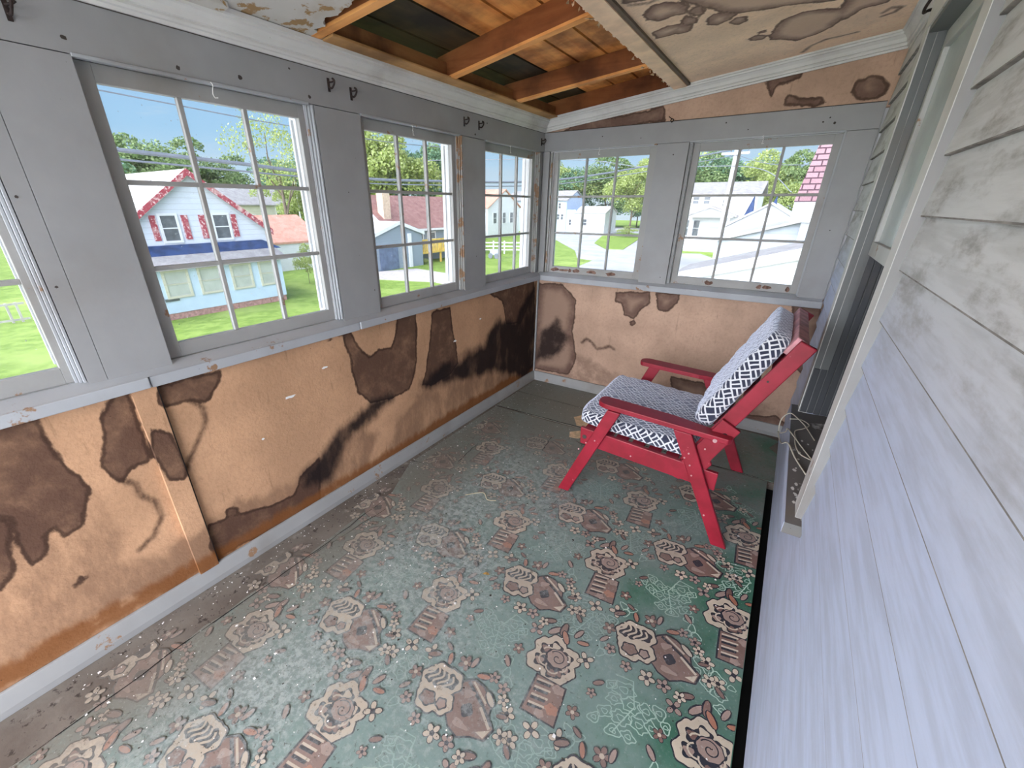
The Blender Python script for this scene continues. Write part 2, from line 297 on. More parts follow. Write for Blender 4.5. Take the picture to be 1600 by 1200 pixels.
L_MID= [[(-2.05, 0.12), (-1.9, 0.35), (-1.6, 0.42), (-1.35, 0.62), (-0.9, 0.6), (-0.5, 0.78), (-0.02, 0.9), (-0.02, 0.1), (-0.6, 0.09), (-1.4, 0.09)], [(-3.95, 0.9), (-3.6, 0.95), (-3.45, 0.7), (-3.4, 0.45), (-3.5, 0.3), (-3.9, 0.25)], [(-3.3, 0.3), (-3.0, 0.34), (-2.6, 0.28), (-2.3, 0.4), (-2.1, 0.3), (-2.2, 0.09), (-3.3, 0.09)], [(-3.651, 0.39), (-3.519, 0.377), (-3.381, 0.315), (-3.227, 0.214), (-3.19, 0.111), (-3.31, 0.087), (-3.486, 0.167), (-3.698, 0.14), (-3.928, 0.09), (-3.865, 0.275), (-3.727, 0.3)], [(-1.735, 0.44), (-1.542, 0.455), (-1.1, 0.383), (-0.192, 0.148), (-0.038, 0.1), (-0.837, 0.161), (-1.229, 0.189), (-1.478, 0.208), (-1.606, 0.17), (-1.76, 0.193), (-1.943, 0.163), (-1.986, 0.226), (-1.824, 0.279), (-1.71, 0.317)], [(-2.492, 0.146), (-1.945, 0.142), (-1.35, 0.124), (-0.534, 0.164), (-0.041, 0.141), (-0.03, 0.017), (-1.575, 0.048), (-2.414, 0.066)]]
L_RUST= [[(-4.2, 0.09), (-4.2, 0.17), (-3.2, 0.15), (-2.4, 0.13), (-1.2, 0.16), (0, 0.14), (0, 0.09)], [(-3.703, 0.178), (-3.569, 0.183), (-3.458, 0.157), (-3.589, 0.118), (-3.792, 0.103), (-3.924, 0.102), (-3.902, 0.168)], [(-2.492, 0.146), (-1.945, 0.142), (-1.35, 0.124), (-0.534, 0.164), (-0.041, 0.141), (-0.03, 0.017), (-1.575, 0.048), (-2.414, 0.066)]]
L_BLACK= [[(-1.655, 0.494), (-1.535, 0.551), (-1.369, 0.557), (-1.192, 0.519), (-1.095, 0.567), (-0.891, 0.559), (-0.838, 0.655), (-0.672, 0.743), (-0.523, 0.696), (-0.397, 0.669), (-0.243, 0.84), (-0.046, 0.96), (0.035, 0.158), (-0.186, 0.068), (-0.601, 0.275), (-0.837, 0.348), (-1.149, 0.383), (-1.333, 0.428), (-1.503, 0.442), (-1.641, 0.447)], [(-2.129, 0.536), (-1.95, 0.506), (-2.033, 0.474), (-2.219, 0.412), (-2.303, 0.4), (-2.362, 0.366), (-2.434, 0.253), (-2.485, 0.181), (-2.632, 0.23), (-2.619, 0.295), (-2.516, 0.346), (-2.415, 0.428), (-2.265, 0.469)]]
L_LINE= [[(-3.346, 0.675), (-3.312, 0.641), (-3.312, 0.59), (-3.277, 0.531), (-3.275, 0.452), (-3.324, 0.384), (-3.38, 0.355)], [(-3.043, 0.901), (-3.009, 0.853), (-3.013, 0.791), (-3.073, 0.7), (-3.116, 0.648), (-3.148, 0.597)]]
F_BROWN= [[(0.753, 0.962), (1.032, 0.992), (1.046, 0.905), (0.981, 0.84), (0.936, 0.758), (0.855, 0.785), (0.823, 0.878), (0.762, 0.89)], [(1.085, 0.997), (1.266, 1.002), (1.254, 0.929), (1.198, 0.85), (1.125, 0.859)], [(0.912, 0.725), (0.942, 0.743), (0.957, 0.721), (0.929, 0.701)], [(0.009, 0.975), (0.261, 0.981), (0.399, 0.851), (0.382, 0.548), (0.45, 0.306), (0.386, 0.127), (-0.008, 0.112)], [(1.328, 0.307), (1.609, 0.31), (1.704, 0.172), (1.503, 0.141), (1.345, 0.207)], [(1.885, 0.099), (2.119, 0.156), (2.204, 0.113), (2.218, -0.002), (1.925, -0.012)], [(2.02, 1.011), (2.185, 1.014), (2.262, 0.66), (2.254, 0.461), (2.105, 0.629)], [(1.997, 2.252), (2.009, 2.296), (2.06, 2.314), (2.119, 2.299), (2.152, 2.264), (2.15, 2.226), (2.102, 2.201), (2.044, 2.207)], [(1.524, 2.364), (1.716, 2.382), (1.716, 2.362), (1.663, 2.337), (1.6, 2.329), (1.593, 2.265), (1.559, 2.333)], [(1.67, 2.224), (1.681, 2.266), (1.728, 2.25), (1.858, 2.237), (1.879, 2.214), (1.837, 2.197)], [(0.243, 2.224), (0.478, 2.251), (0.652, 2.248), (0.932, 2.284), (0.951, 2.198), (0.588, 2.18), (0.162, 2.186)]]
F_MID= [[(0.041, 0.429), (0.444, 0.37), (0.775, 0.244), (1.079, 0.187), (1.586, 0.305), (2.145, 0.223), (2.184, 0.067), (1.384, 0.014), (0.01, 0.045)]]
F_BLACK= [[(0.023, 0.223), (0.079, 0.5), (0.221, 0.648), (0.335, 0.478), (0.247, 0.3), (0.11, 0.24)]]
F_LINE= [[(0.493, 0.472), (0.533, 0.515), (0.591, 0.489), (0.641, 0.433), (0.713, 0.456), (0.756, 0.481), (0.801, 0.462)]]
C_BROWN= [[(1.12, -1.5), (1.3, -1.42), (1.52, -1.3), (1.75, -1.22), (2.0, -1.3), (2.1, -1.6), (2.1, -3), (1.12, -3)], [(1.13, -1.02), (1.22, -1.0), (1.28, -1.08), (1.2, -1.14), (1.13, -1.1)], [(1.151, -1.34), (1.205, -1.397), (1.251, -1.384), (1.297, -1.336), (1.316, -1.268), (1.297, -1.211), (1.248, -1.223), (1.186, -1.22), (1.147, -1.276)], [(1.304, -1.204), (1.328, -1.243), (1.357, -1.225), (1.365, -1.151), (1.338, -1.113), (1.312, -1.155)], [(1.258, -1.143), (1.289, -1.171), (1.322, -1.117), (1.308, -1.06), (1.263, -1.079)], [(1.349, -1.045), (1.385, -1.09), (1.432, -1.068), (1.467, -1.017), (1.436, -0.965), (1.383, -0.949), (1.345, -0.99)], [(1.424, -0.934), (1.461, -0.967), (1.5, -0.94), (1.495, -0.887), (1.461, -0.879)], [(1.181, -1.043), (1.233, -1.111), (1.292, -1.047), (1.27, -0.978), (1.217, -0.988)], [(1.301, -1.355), (1.354, -1.39), (1.58, -1.2), (1.856, -0.918), (1.827, -0.807), (1.679, -0.911), (1.566, -0.965), (1.49, -1.006), (1.417, -1.083), (1.357, -1.225)], [(1.862, -0.819), (1.943, -0.829), (2.046, -0.723), (2.023, -0.577), (1.935, -0.588), (1.88, -0.503), (1.83, -0.556), (1.849, -0.652)], [(1.573, -0.559), (1.59, -0.643), (1.636, -0.75), (1.709, -0.773), (1.793, -0.733), (1.88, -0.633), (1.87, -0.543), (1.827, -0.433), (1.761, -0.387), (1.681, -0.366), (1.614, -0.458), (1.575, -0.502)], [(1.486, -0.62), (1.52, -0.643), (1.557, -0.588), (1.54, -0.541), (1.497, -0.582)], [(1.527, -0.679), (1.557, -0.679), (1.56, -0.652), (1.534, -0.655)]]
C_LINE= [[(1.128, -1.536), (1.134, -1.472), (1.197, -1.429), (1.223, -1.436)], [(2.023, -0.439), (2.047, -0.484), (2.085, -0.444), (2.065, -0.394), (2.028, -0.389)], [(1.708, -0.111), (1.745, -0.195), (1.808, -0.242), (1.939, -0.225)]]
C_TORN= [(0.4, -2.295), (0.344, -2.276), (0.324, -2.283), (0.272, -2.269), (0.231, -2.292), (0.198, -2.282), (0.164, -2.249), (0.116, -2.269), (0.09, -2.221), (0.06, -2.136), (0.033, -2.128), (0.032, -2.242), (0.039, -2.362), (0.037, -2.477)]
# ------------------------------------------------------------------ stained fibreboard surfaces
def sdf(P, polys, closed=True):
    """signed distance from points P (n,2) to the union of polygons (negative inside)"""
    out = np.full(len(P), 0.3)
    for poly in polys:
        V = np.array(poly); n = len(V); d = np.full(len(P), 9.0); ins = np.zeros(len(P), bool)
        for i in range(n if closed else n-1):
            a = V[i]; b = V[(i+1) % n]; e = b-a; L = e@e+1e-12
            t = np.clip(((P-a)@e)/L, 0, 1); q = P-a-t[:, None]*e; d = np.minimum(d, np.hypot(q[:, 0], q[:, 1]))
            if closed:
                c = ((a[1] > P[:, 1]) != (b[1] > P[:, 1]))
                with np.errstate(divide='ignore', invalid='ignore'): xx = (b[0]-a[0])*(P[:, 1]-a[1])/(b[1]-a[1])+a[0]
                ins ^= c & (P[:, 0] < xx)
        s = np.where(ins, -d, d) if closed else d-0.004
        out = np.minimum(out, s)
    return np.clip(out, -0.3, 0.3)
def stain_grid(name, mat, u0, u1, v0, v1, step, place, stains, keepf=None, solid=0.0, flip=False):
    nu = int((u1-u0)/step)+2; nv = int((v1-v0)/step)+2
    U, V = np.meshgrid(np.linspace(u0, u1, nu), np.linspace(v0, v1, nv)); P = np.stack([U.ravel(), V.ravel()], 1)
    co = place(P[:, 0], P[:, 1]); idx = np.arange(nu*nv).reshape(nv, nu)
    q = np.stack([idx[:-1, :-1], idx[:-1, 1:], idx[1:, 1:], idx[1:, :-1]], -1).reshape(-1, 4)
    if keepf is not None:
        cen = P[q].mean(1); q = q[keepf(cen[:, 0], cen[:, 1])]
    if flip: q = q[:, ::-1]
    me = bpy.data.meshes.new(name); me.from_pydata(co.tolist(), [], q.tolist()); me.materials.append(mat)
    for k in ('s_brown', 's_mid', 's_black', 's_rust', 's_line'):
        a = me.attributes.new(k, 'FLOAT', 'POINT'); polys = stains.get(k, [])
        a.data.foreach_set('value', (sdf(P, polys, k != 's_line') if polys else np.full(len(P), 0.3)).astype(np.float32))
    o = bpy.data.objects.new(name, me); C.objects.link(o)
    if solid: s = o.modifiers.new('solid', 'SOLIDIFY'); s.thickness = solid; s.offset = -1
    return o

Y0 = -5.4            # the porch runs on behind the camera
zc = lambda x: 2.272+0.107*x      # sloping ceiling
L_ST = dict(s_brown=L_BROWN, s_mid=L_MID, s_black=L_BLACK, s_rust=L_RUST, s_line=L_LINE)
F_ST = dict(s_brown=F_BROWN, s_mid=F_MID, s_black=F_BLACK, s_line=F_LINE)
C_ST = dict(s_brown=C_BROWN, s_line=C_LINE)
wl = struct(stain_grid('wall_left', M['board_left'], Y0, 0.0, 0.0, 1.06, 0.0125, lambda u, v: np.stack([0*u-0.004, u, v], 1), L_ST, solid=0.03))
wf = struct(stain_grid('wall_far', M['board_far'], -0.03, 2.2, 0.0, 1.06, 0.0125, lambda u, v: np.stack([u, 0*u+0.004, v], 1), F_ST, solid=0.03))
wg = struct(stain_grid('wall_far_gable', M['board_far'], -0.03, 2.2, 2.16, 2.52, 0.0125, lambda u, v: np.stack([u, 0*u+0.004, v], 1), F_ST, solid=0.03))
torn = np.array(C_TORN)
def keep_c(x, y):
    # the board is gone between the left wall and the batten, in front of the ragged edge
    rag = 0.012*np.sin(y*53)+0.008*np.sin(y*131+1)+0.006*np.sin(y*211)
    hole = (x < 0.99+rag) & (y > -2.29+0.01*np.sin(x*61)+0.012*np.sin(x*143))
    return ~hole & ~((x < 1.0) & (y <= -2.2))
cl = struct(stain_grid('ceiling', M['board_ceiling'], -0.02, 2.22, Y0, 0.02, 0.0125, lambda u, v: np.stack([u, v, zc(u)], 1), C_ST, keep_c, 0.012, True))
m = MB()   # the torn, peeling end of the board left of the batten
pts = [(1.0, Y0), (1.0, -2.36), (0.8, -2.33), (0.62, -2.36), (0.52, -2.31)]+[tuple(p) for p in C_TORN]+[(0.03, -2.56), (-0.01, -2.57), (-0.01, Y0)]
# subdivide and roughen the torn run
rg = []
for i, (a, b) in enumerate(zip(pts, pts[1:]+pts[:1])):
    rg.append(a)
    if 1 <= i < len(C_TORN)+5:
        for t in (0.25, 0.5, 0.75): rg.append((a[0]+(b[0]-a[0])*t+rnd.uniform(-.006, .006), a[1]+(b[1]-a[1])*t+rnd.uniform(-.006, .006)))
n = len(rg)
m.add([(x, y, zc(x)) for x, y in rg]+[(x, y, zc(x)+0.012) for x, y in rg], [tuple(range(n)), tuple(range(n, 2*n))[::-1]]+[(i, n+i, n+(i+1) % n, (i+1) % n) for i in range(n)])
struct(m.build('ceiling_torn_board', M['white_peel']), 'ragged white ceiling board with a torn peeling edge')
m = MB()
for i in range(26):   # loose fibre along the ragged edge of the tan board and the plate
    y = rnd.uniform(-2.2, -0.05); x = 0.985+rnd.uniform(-.03, .01); s = rnd.uniform(.006, .018)
    m.add([(x+rnd.uniform(-s, s), y+rnd.uniform(-s, s)*2, zc(x)+rnd.uniform(-.006, .006)) for _ in range(4)]+[(x, y, zc(x)+0.012)], [(0, 1, 4), (1, 2, 4), (2, 3, 4), (3, 0, 4), (0, 3, 2, 1)])
struct(m.build('ceiling_torn_fibre', M['frass']))
m = MB(); m.prism([(1.0, zc(1.0)-.016), (1.085, zc(1.085)-.016), (1.085, zc(1.085)+.001), (1.0, zc(1.0)+.001)], 1, Y0, -0.05)
struct(m.build('trim_1', M['batten']), 'tan ceiling batten covered in stain rings')
m = MB(); m.prism([(1.086, zc(1.085)-.012), (1.103, zc(1.103)-.012), (1.103, zc(1.103)-.0005), (1.086, zc(1.085)-.0005)], 1, Y0, -0.05)
struct(m.build('trim_39', plain('shaded_batten_edge', (.17, .13, .10), .9)))  # brown strip painted as the batten's side face in shadow
m = MB(); m.prism([(-0.02, zc(0)-.016), (0.11, zc(0.11)-.016), (0.11, zc(.11)-.001), (-0.02, zc(0)-.001)], 1, Y0, -2.62)
m2 = MB(); m2.hexa([(0.05, -3.1, zc(.05)-.02), (0.16, -3.1, zc(.16)-.02), (0.10, -2.60, zc(.1)-.02), (0.02, -2.60, zc(.02)-.02)], [(0.05, -3.1, zc(.05)-.001), (0.16, -3.1, zc(.16)-.001), (0.10, -2.60, zc(.1)-.001), (0.02, -2.60, zc(.02)-.001)])
struct(m2.build('trim_2', M['white_peel'], bevel=.003), 'end of a white peeling ceiling batten')
# joists, wall plate and roof sheathing inside the hole
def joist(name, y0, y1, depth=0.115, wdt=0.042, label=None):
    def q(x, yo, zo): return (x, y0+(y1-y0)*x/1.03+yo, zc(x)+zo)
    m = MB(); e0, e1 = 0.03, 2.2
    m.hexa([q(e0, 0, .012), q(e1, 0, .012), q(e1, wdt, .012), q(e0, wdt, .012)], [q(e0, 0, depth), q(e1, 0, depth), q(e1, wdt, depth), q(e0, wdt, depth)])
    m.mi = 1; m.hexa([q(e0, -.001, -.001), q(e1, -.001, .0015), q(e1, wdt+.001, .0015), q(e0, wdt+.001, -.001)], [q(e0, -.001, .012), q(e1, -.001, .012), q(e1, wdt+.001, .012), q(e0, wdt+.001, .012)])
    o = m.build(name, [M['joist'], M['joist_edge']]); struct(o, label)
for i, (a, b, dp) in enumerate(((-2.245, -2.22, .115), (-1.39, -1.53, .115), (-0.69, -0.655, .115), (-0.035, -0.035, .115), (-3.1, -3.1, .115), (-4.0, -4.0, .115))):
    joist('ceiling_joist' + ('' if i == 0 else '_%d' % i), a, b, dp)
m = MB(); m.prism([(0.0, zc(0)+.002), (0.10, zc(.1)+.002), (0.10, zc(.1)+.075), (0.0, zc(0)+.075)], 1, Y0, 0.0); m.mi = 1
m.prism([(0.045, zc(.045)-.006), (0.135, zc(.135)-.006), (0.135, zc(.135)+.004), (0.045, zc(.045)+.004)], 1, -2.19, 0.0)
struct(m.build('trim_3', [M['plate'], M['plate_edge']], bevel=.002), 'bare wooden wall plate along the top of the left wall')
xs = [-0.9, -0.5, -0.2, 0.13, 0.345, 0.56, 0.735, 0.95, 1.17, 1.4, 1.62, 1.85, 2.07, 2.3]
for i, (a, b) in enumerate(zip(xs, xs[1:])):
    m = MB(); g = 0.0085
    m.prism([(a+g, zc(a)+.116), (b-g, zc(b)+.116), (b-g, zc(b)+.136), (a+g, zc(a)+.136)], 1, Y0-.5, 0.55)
    struct(m.build('ceiling_sheathing_board' if i == 0 else 'ceiling_sheathing_board_%d' % i, M['roof_black_shade'] if i in (2, 3) else M['roof_board']))
m = MB(); m.prism([(-0.95, zc(-.95)+.137), (2.3, zc(2.3)+.137), (2.3, zc(2.3)+.16), (-0.95, zc(-.95)+.16)], 1, Y0-.5, 0.6)
struct(m.build('roof_cover', M['black']))

# ------------------------------------------------------------------ left and far window walls
HT = 2.188; HB = 2.047; OB = 1.078      # header top and bottom, bottom of openings
wins_l = [(-4.13, -3.325), (-3.066, -2.262), (-1.972, -1.168), (-0.880, -0.09)]
glass_l = [(-4.07, -3.372), (-3.012, -2.295), (-1.923, -1.210), (-0.829, -0.138)]
wins_f = [(0.078, 0.925), (1.172, 2.026)]
glass_f = [(0.119, 0.870), (1.218, 1.982)]
def leftp(a, b, c): return (a, b, c)
# wall core between the openings, outside of the boards
def core(name, spans, fn):
    for i, (a, b, z0, z1) in enumerate(spans):
        m = MB(); fn(m, a, b, z0, z1); struct(m.build(name+('' if i == 0 else '_%d' % i), M['white_ext']))
ys = [Y0]+[v for s in wins_l for v in s]+[0.0]
core('wall_left_core', [(ys[i], ys[i+1], OB, HB) for i in range(0, len(ys), 2)]+[(Y0, 0.15, -3.0, -0.02), (Y0, 0.15, -0.02, OB), (Y0, 0.15, HB, 2.30)], lambda m, a, b, z0, z1: m.box((-0.16, a-.0, z0), (-0.036, b, z1)))
xs2 = [-0.04]+[v for s in wins_f for v in s]+[2.2]
core('wall_far_core', [(xs2[i], xs2[i+1], OB, HB) for i in range(0, len(xs2), 2)]+[(-0.04, 2.3, -3.0, -0.02), (-0.04, 2.2, -0.02, OB), (-0.04, 2.2, HB, 2.47)], lambda m, a, b, z0, z1: m.box((a, 0.036, z0), (b, 0.16, z1)))
m = MB(); m.box((-.16, 0.0, OB), (-.04, .16, HB)); struct(m.build('wall_corner_post', M['white_ext']))
# boards (post casings) and headers
nb = 4
def board(name, fn, label=None, mat='paint', bevel=.0015):
    m = MB(); fn(m); o = m.build(name, M[mat] if isinstance(mat, str) else mat, bevel=bevel); struct(o, label); return o
def spots(m, plane, lst):
    """rust-stained nail heads sitting flush on a board; lst of (u, z, r)"""
    for u, z, r in lst:
        n = 10; c = [(u+r*math.cos(2*math.pi*k/n)*rnd.uniform(.75, 1.1), z+r*math.sin(2*math.pi*k/n)*rnd.uniform(.6, 1.0)) for k in range(n)]
        if plane == 'x': m.add([(0.0012, a, b) for a, b in c], [tuple(range(n))])
        else: m.add([(a, -0.0012, b) for a, b in c], [tuple(range(n))[::-1]])
def lboard(name, y0, y1, z0, z1, x=0.0, t=.022, sp=()):
    m = MB(); m.box((x-t, y0, z0), (x, y1, z1)); m.mi = 1; spots(m, 'x', sp); return struct(m.build(name, [M['paint'], M['joint']]))
def fboard(name, x0, x1, z0, z1, t=.022, sp=()):
    m = MB(); m.box((x0, 0, z0), (x1, t, z1)); m.mi = 1; spots(m, 'y', sp); return struct(m.build(name, [M['paint'], M['joint']]))
lboard('trim_4', Y0, 0.0, HB+.003, HT, sp=[(-3.07, 2.087, .008), (-2.771, 2.074, .008), (-2.552, 2.088, .010), (-2.25, 2.075, .008), (-1.0, 2.07, .008), (-0.86, 2.15, .006), (-2.33, 2.16, .005), (-3.15, 2.16, .005)])
lboard('trim_5', Y0, -4.13, OB, HB)
lboard('trim_6', -3.325, -3.272, OB-.01, HB, sp=[(-3.31, 1.66, .005), (-3.305, 1.4, .005)])
lboard('trim_7', -3.270, -3.066, OB-.015, HB, .002, sp=[(-3.215, 1.482, .013), (-3.112, 1.496, .011), (-3.1, 1.12, .004), (-3.12, 1.85, .004)])
lboard('trim_8', -2.262+.03, -1.972, OB-.01, HB, sp=[(-2.0, 1.2, .004), (-2.1, 1.7, .003)])
lboard('trim_9', -1.168+.03, -.880, OB-.01, HB, sp=[(-1.0, 1.3, .004)])
m = MB(); m.box((-.10, -.06, OB), (-.012, 0.0, HB)); struct(m.build('trim_10', M['paint']))
fboard('trim_11', -.02, 2.18, HB+.008, HT, sp=[(1.36, 2.15, .005), (1.5, 2.10, .004), (1.9, 2.11, .006), (1.96, 2.10, .008), (1.93, 2.13, .005), (.5, 2.13, .005), (.8, 2.1, .004)])
fboard('trim_12', .929, 1.147, OB-.01, HB+.005, sp=[(1.05, 1.98, .006), (1.10, 1.12, .004)])
fboard('trim_13', 2.030, 2.182, OB-.01, HB+.005, sp=[(2.1, 1.5, .004)])
fboard('trim_14', -.005, .050, OB, HB+.005)
# parting strips at the sides of the openings (fine vertical mouldings)
def strip(nm, plane, u, mat, z0=OB, z1=HB):
    m = MB()
    for k in range(3):
        a = u+k*.0085
        if plane == 'x': m.box((-.034+.011*k, a, z0), (-.022+.011*k, a+.0075, z1))
        else: m.box((a, .022-.008*k, z0), (a+.0075, .034-.008*k, z1))
    return struct(m.build(nm, M[mat], bevel=.001))
strip('trim_15', 'x', -2.2615, 'sill'); strip('trim_16', 'x', -1.1675, 'paint_worn'); strip('trim_17', 'x', -3.352, 'sill'); strip('trim_18', 'x', -.089, 'paint_worn')
strip('trim_19', 'y', 1.1475, 'paint'); strip('trim_20', 'y', .052, 'paint_worn')
for i, (a, b) in enumerate(wins_l[1:]):   # thin light stop under the header
    m = MB(); m.box((-.02, a, HB-.004), (.006, b, HB+.006)); struct(m.build('trim_%d' % (21+i), M['sill'], bevel=.002))
m = MB(); m.box((1.15, -.006, HB+.002), (2.028, .02, HB+.012)); m.box((2.022, -.004, OB), (2.032, .02, HB+.01)); struct(m.build('trim_24', M['sill'], bevel=.002))
m = MB(); m.box((.1, -.004, HB+.002), (.925, .02, HB+.010)); struct(m.build('trim_25', M['sill'], bevel=.002))

def window(idx, plane, opn, gl, mat, label):
    """a nine-light sash: stiles, rails, muntins, puttied panes"""
    a, b = opn; g0, g1 = gl; zb, zt = 1.1353, 1.9927; h1, h2 = 1.7106, 1.4209
    root = empty('window_%d' % idx, (-.05, (a+b)/2, OB) if plane == 'x' else ((a+b)/2, .05, OB)); struct(root, label)
    def bx(m, u0, u1, z0, z1, d0, d1):
        if plane == 'x': m.box((-d1, u0, z0), (-d0, u1, z1))
        else: m.box((u0, d0, z0), (u1, d1, z1))
    m = MB(); e = .003
    bx(m, a+e, g0, OB+.001, HB-.001, .036, .066); bx(m, g1, b-e, OB+.001, HB-.001, .036, .066)
    bx(m, g0, g1, zt, HB-.001, .036, .066); bx(m, g0, g1, OB+.001, zb, .036, .066)
    keep(m.build('frame', mat, bevel=.0015), root)
    m = MB(); t = (g1-g0)/3
    for k in (1, 2): bx(m, g0+t*k-.008, g0+t*k+.008, zb, zt, .041, .064)
    for h in (h1, h2): bx(m, g0, g1, h-.008, h+.008, .042, .0635)
    keep(m.build('muntin', M['sash_worn'], bevel=.002), root)
    m = MB(); bx(m, g0-.004, g1+.004, zb-.004, zt+.004, .053, .055)
    keep(m.build('glass', M['glass']), root)
    # white outer stops beyond the sash
    m = MB()
    bx(m, a, a+.022, OB, HB, .067, .075); bx(m, b-.022, b, OB, HB, .067, .075); bx(m, a, b, HB-.022, HB, .067, .075)
    bx(m, g1+.003, g1+.016, zb, zt, .105, .118)
    keep(m.build('outer_stop', M['white_ext']), root)
    m = MB(); 
    if plane == 'x': m.hexa([(-.20, a-.02, OB-.06), (-.066, a-.02, OB-.06), (-.066, b+.02, OB-.06), (-.20, b+.02, OB-.06)], [(-.20, a-.02, OB-.045), (-.066, a-.02, OB-.004), (-.066, b+.02, OB-.004), (-.20, b+.02, OB-.045)])
    else: m.hexa([(a-.02, .066, OB-.06), (b+.02, .066, OB-.06), (b+.02, .20, OB-.06), (a-.02, .20, OB-.06)], [(a-.02, .066, OB-.004), (b+.02, .066, OB-.004), (b+.02, .20, OB-.045), (a-.02, .20, OB-.045)])
    keep(m.build('outer_sill', M['white_ext']), root)
    return root
window(1, 'x', wins_l[0], glass_l[0], M['sash_worn'], 'partly seen nine-light window at the near end of the left wall')
window(2, 'x', wins_l[1], glass_l[1], M['sash_worn'], 'largest nine-light window looking onto the white house with red trim')
window(3, 'x', wins_l[2], glass_l[2], M['sash_worn'], 'middle nine-light window looking onto the grey garage')
window(4, 'x', wins_l[3], glass_l[3], M['sash_worn'], 'last nine-light window of the left wall before the corner')
window(5, 'y', wins_f[0], glass_f[0], M['sash_worn'], 'nine-light window in the end wall next to the corner')
window(6, 'y', wins_f[1], glass_f[1], M['sash_worn'], 'nine-light window in the end wall next to the clapboards')
# worn patches along the bottom rails of the end wall windows
m = MB()
for (a, b) in wins_f:
    x = a+.03
    while x < b-.05:
        w_ = rnd.uniform(.03, .12)
        if rnd.random() < .6:
            n = 9; m.add([(x+w_/2+w_/2*math.cos(6.283*k/n)*rnd.uniform(.7, 1.1), .0349, 1.105+.02*math.sin(6.283*k/n)*rnd.uniform(.4, 1.1)) for k in range(n)], [tuple(range(n))[::-1]])
        x += w_*.9
struct(m.build('window_paint_loss', plain('bare_rotten_wood', (0.17, 0.10, 0.075), 0.9, 0.5, 40)), 'bare wood showing through flaked paint on the bottom rails')
# inner sills, in three lengths on the left wall
def sillbox(nm, fn): m = MB(); fn(m); return struct(m.build(nm, M['sill'], bevel=.004))
for i, (a, b) in enumerate(((Y0, -3.167), (-3.163, -2.165), (-2.161, 0.0))):
    sillbox('trim_%d' % (26+i), lambda m: m.box((-.036, a, 1.008+.003*(i != 1)), (.043-.006*(i == 1), b, 1.052+.002*(i != 1))))
m = MB(); m.hexa([(-.036, Y0, 1.053), (.036, Y0, 1.053), (.036, 0, 1.053), (-.036, 0, 1.053)], [(-.036, Y0, OB), (-.022, Y0, OB), (-.022, 0, OB), (-.036, 0, OB)])
struct(m.build('trim_29', M['sill']))
sillbox('trim_30', lambda m: m.box((-.0, -.043, 1.008), (2.184, .036, 1.054)))
m = MB(); m.hexa([(0, -.036, 1.053), (2.18, -.036, 1.053), (2.18, .036, 1.053), (0, .036, 1.053)], [(0, .024, OB), (2.18, .024, OB), (2.18, .036, OB), (0, .036, OB)])
struct(m.build('trim_31', M['sill']))
# crowns
def cprof(z): return [(p, z+q) for p, q in ((0, 0), (.010, 0), (.012, .010), (.022, .012), (.025, .020), (.022, .027), (.030, .030), (.036, .046), (.048, .058), (.056, .061), (.056, .070), (.066, .073), (.066, .088), (0, .088))]
m = MB(); m.prism(cprof(2.188), 1, Y0, 0.0); struct(m.build('trim_32', M['crown'], smooth=False), 'pale crown moulding along the top of the left wall')
m = MB(); A_ = []; 
pr = [(0, 0), (.010, 0), (.012, .010), (.022, .012), (.025, .020), (.022, .027), (.030, .030), (.036, .046), (.048, .058), (.056, .061), (.056, .070), (.066, .073), (.066, .088), (0, .088)]
n = len(pr); m.add([(0.0, -p, 2.190+q) for p, q in pr]+[(2.19, -p, 2.190+.107*2.19+q*1.0) for p, q in pr], [tuple(range(n)), tuple(range(n, 2*n))[::-1]]+[(i, n+i, n+(i+1) % n, (i+1) % n) for i in range(n)])
struct(m.build('trim_33', M['crown']), 'pale crown moulding sloping up across the end wall')
m = MB(); m.prism([(2.205-p, 2.420+q) for p, q in pr], 1, Y0, 0.0); struct(m.build('trim_34', M['crown']), 'pale crown moulding at the top of the clapboards')
# baseboards and corner bead
m = MB(); m.prism([(0, 0), (.026, 0), (.026, .03), (.016, .075), (.012, .092), (0, .094)], 1, Y0, 0); struct(m.build('baseboard_left', M['base'], bevel=.002))
m = MB(); n_ = [(0, 0), (-.026, 0), (-.026, .03), (-.016, .075), (-.012, .092), (0, .094)]; m.prism([(y, z) for y, z in n_], 0, 0.0, 2.19); struct(m.build('baseboard_far', M['base'], bevel=.002))
m = MB(); m.box((-.002, -.016, .09), (.014, .002, 1.01)); struct(m.build('trim_35', M['paint'], bevel=.003), 'thin grey corner bead under the sills')
m = MB(); m.box((-.01, -3.222, .088), (.014, -3.150, 1.008)); 
def sgb():
    # the batten shares the wall's stains
    o = stain_grid('trim_36', M['board_left'], -3.226, -3.146, .088, 1.008, .01, lambda u, v: np.stack([0*u+.016, u, v], 1), L_ST, solid=.018); struct(o, 'stained fibreboard batten over the seam of the left wall')
sgb()
m = MB(); m.box((-.002, -3.146, .09), (.004, -3.138, 1.0)); struct(m.build('trim_37', M['joint']))
m = MB()   # white plaster scuffs on the fibreboard
for y, z, a, b in ((-2.62, .76, .035, .008), (-2.40, .85, .022, .006), (-1.28, .72, .022, .008), (-2.80, .60, .008, .006), (-.95, .82, .02, .006)):
    n = 14; m.add([(-.0028, y+a*math.cos(6.283*k/n)*rnd.uniform(.55, 1.15), z+b*math.sin(6.283*k/n)*rnd.uniform(.5, 1.3)) for k in range(n)], [tuple(range(n))])
struct(m.build('wall_left_scuffs', M['wire']))
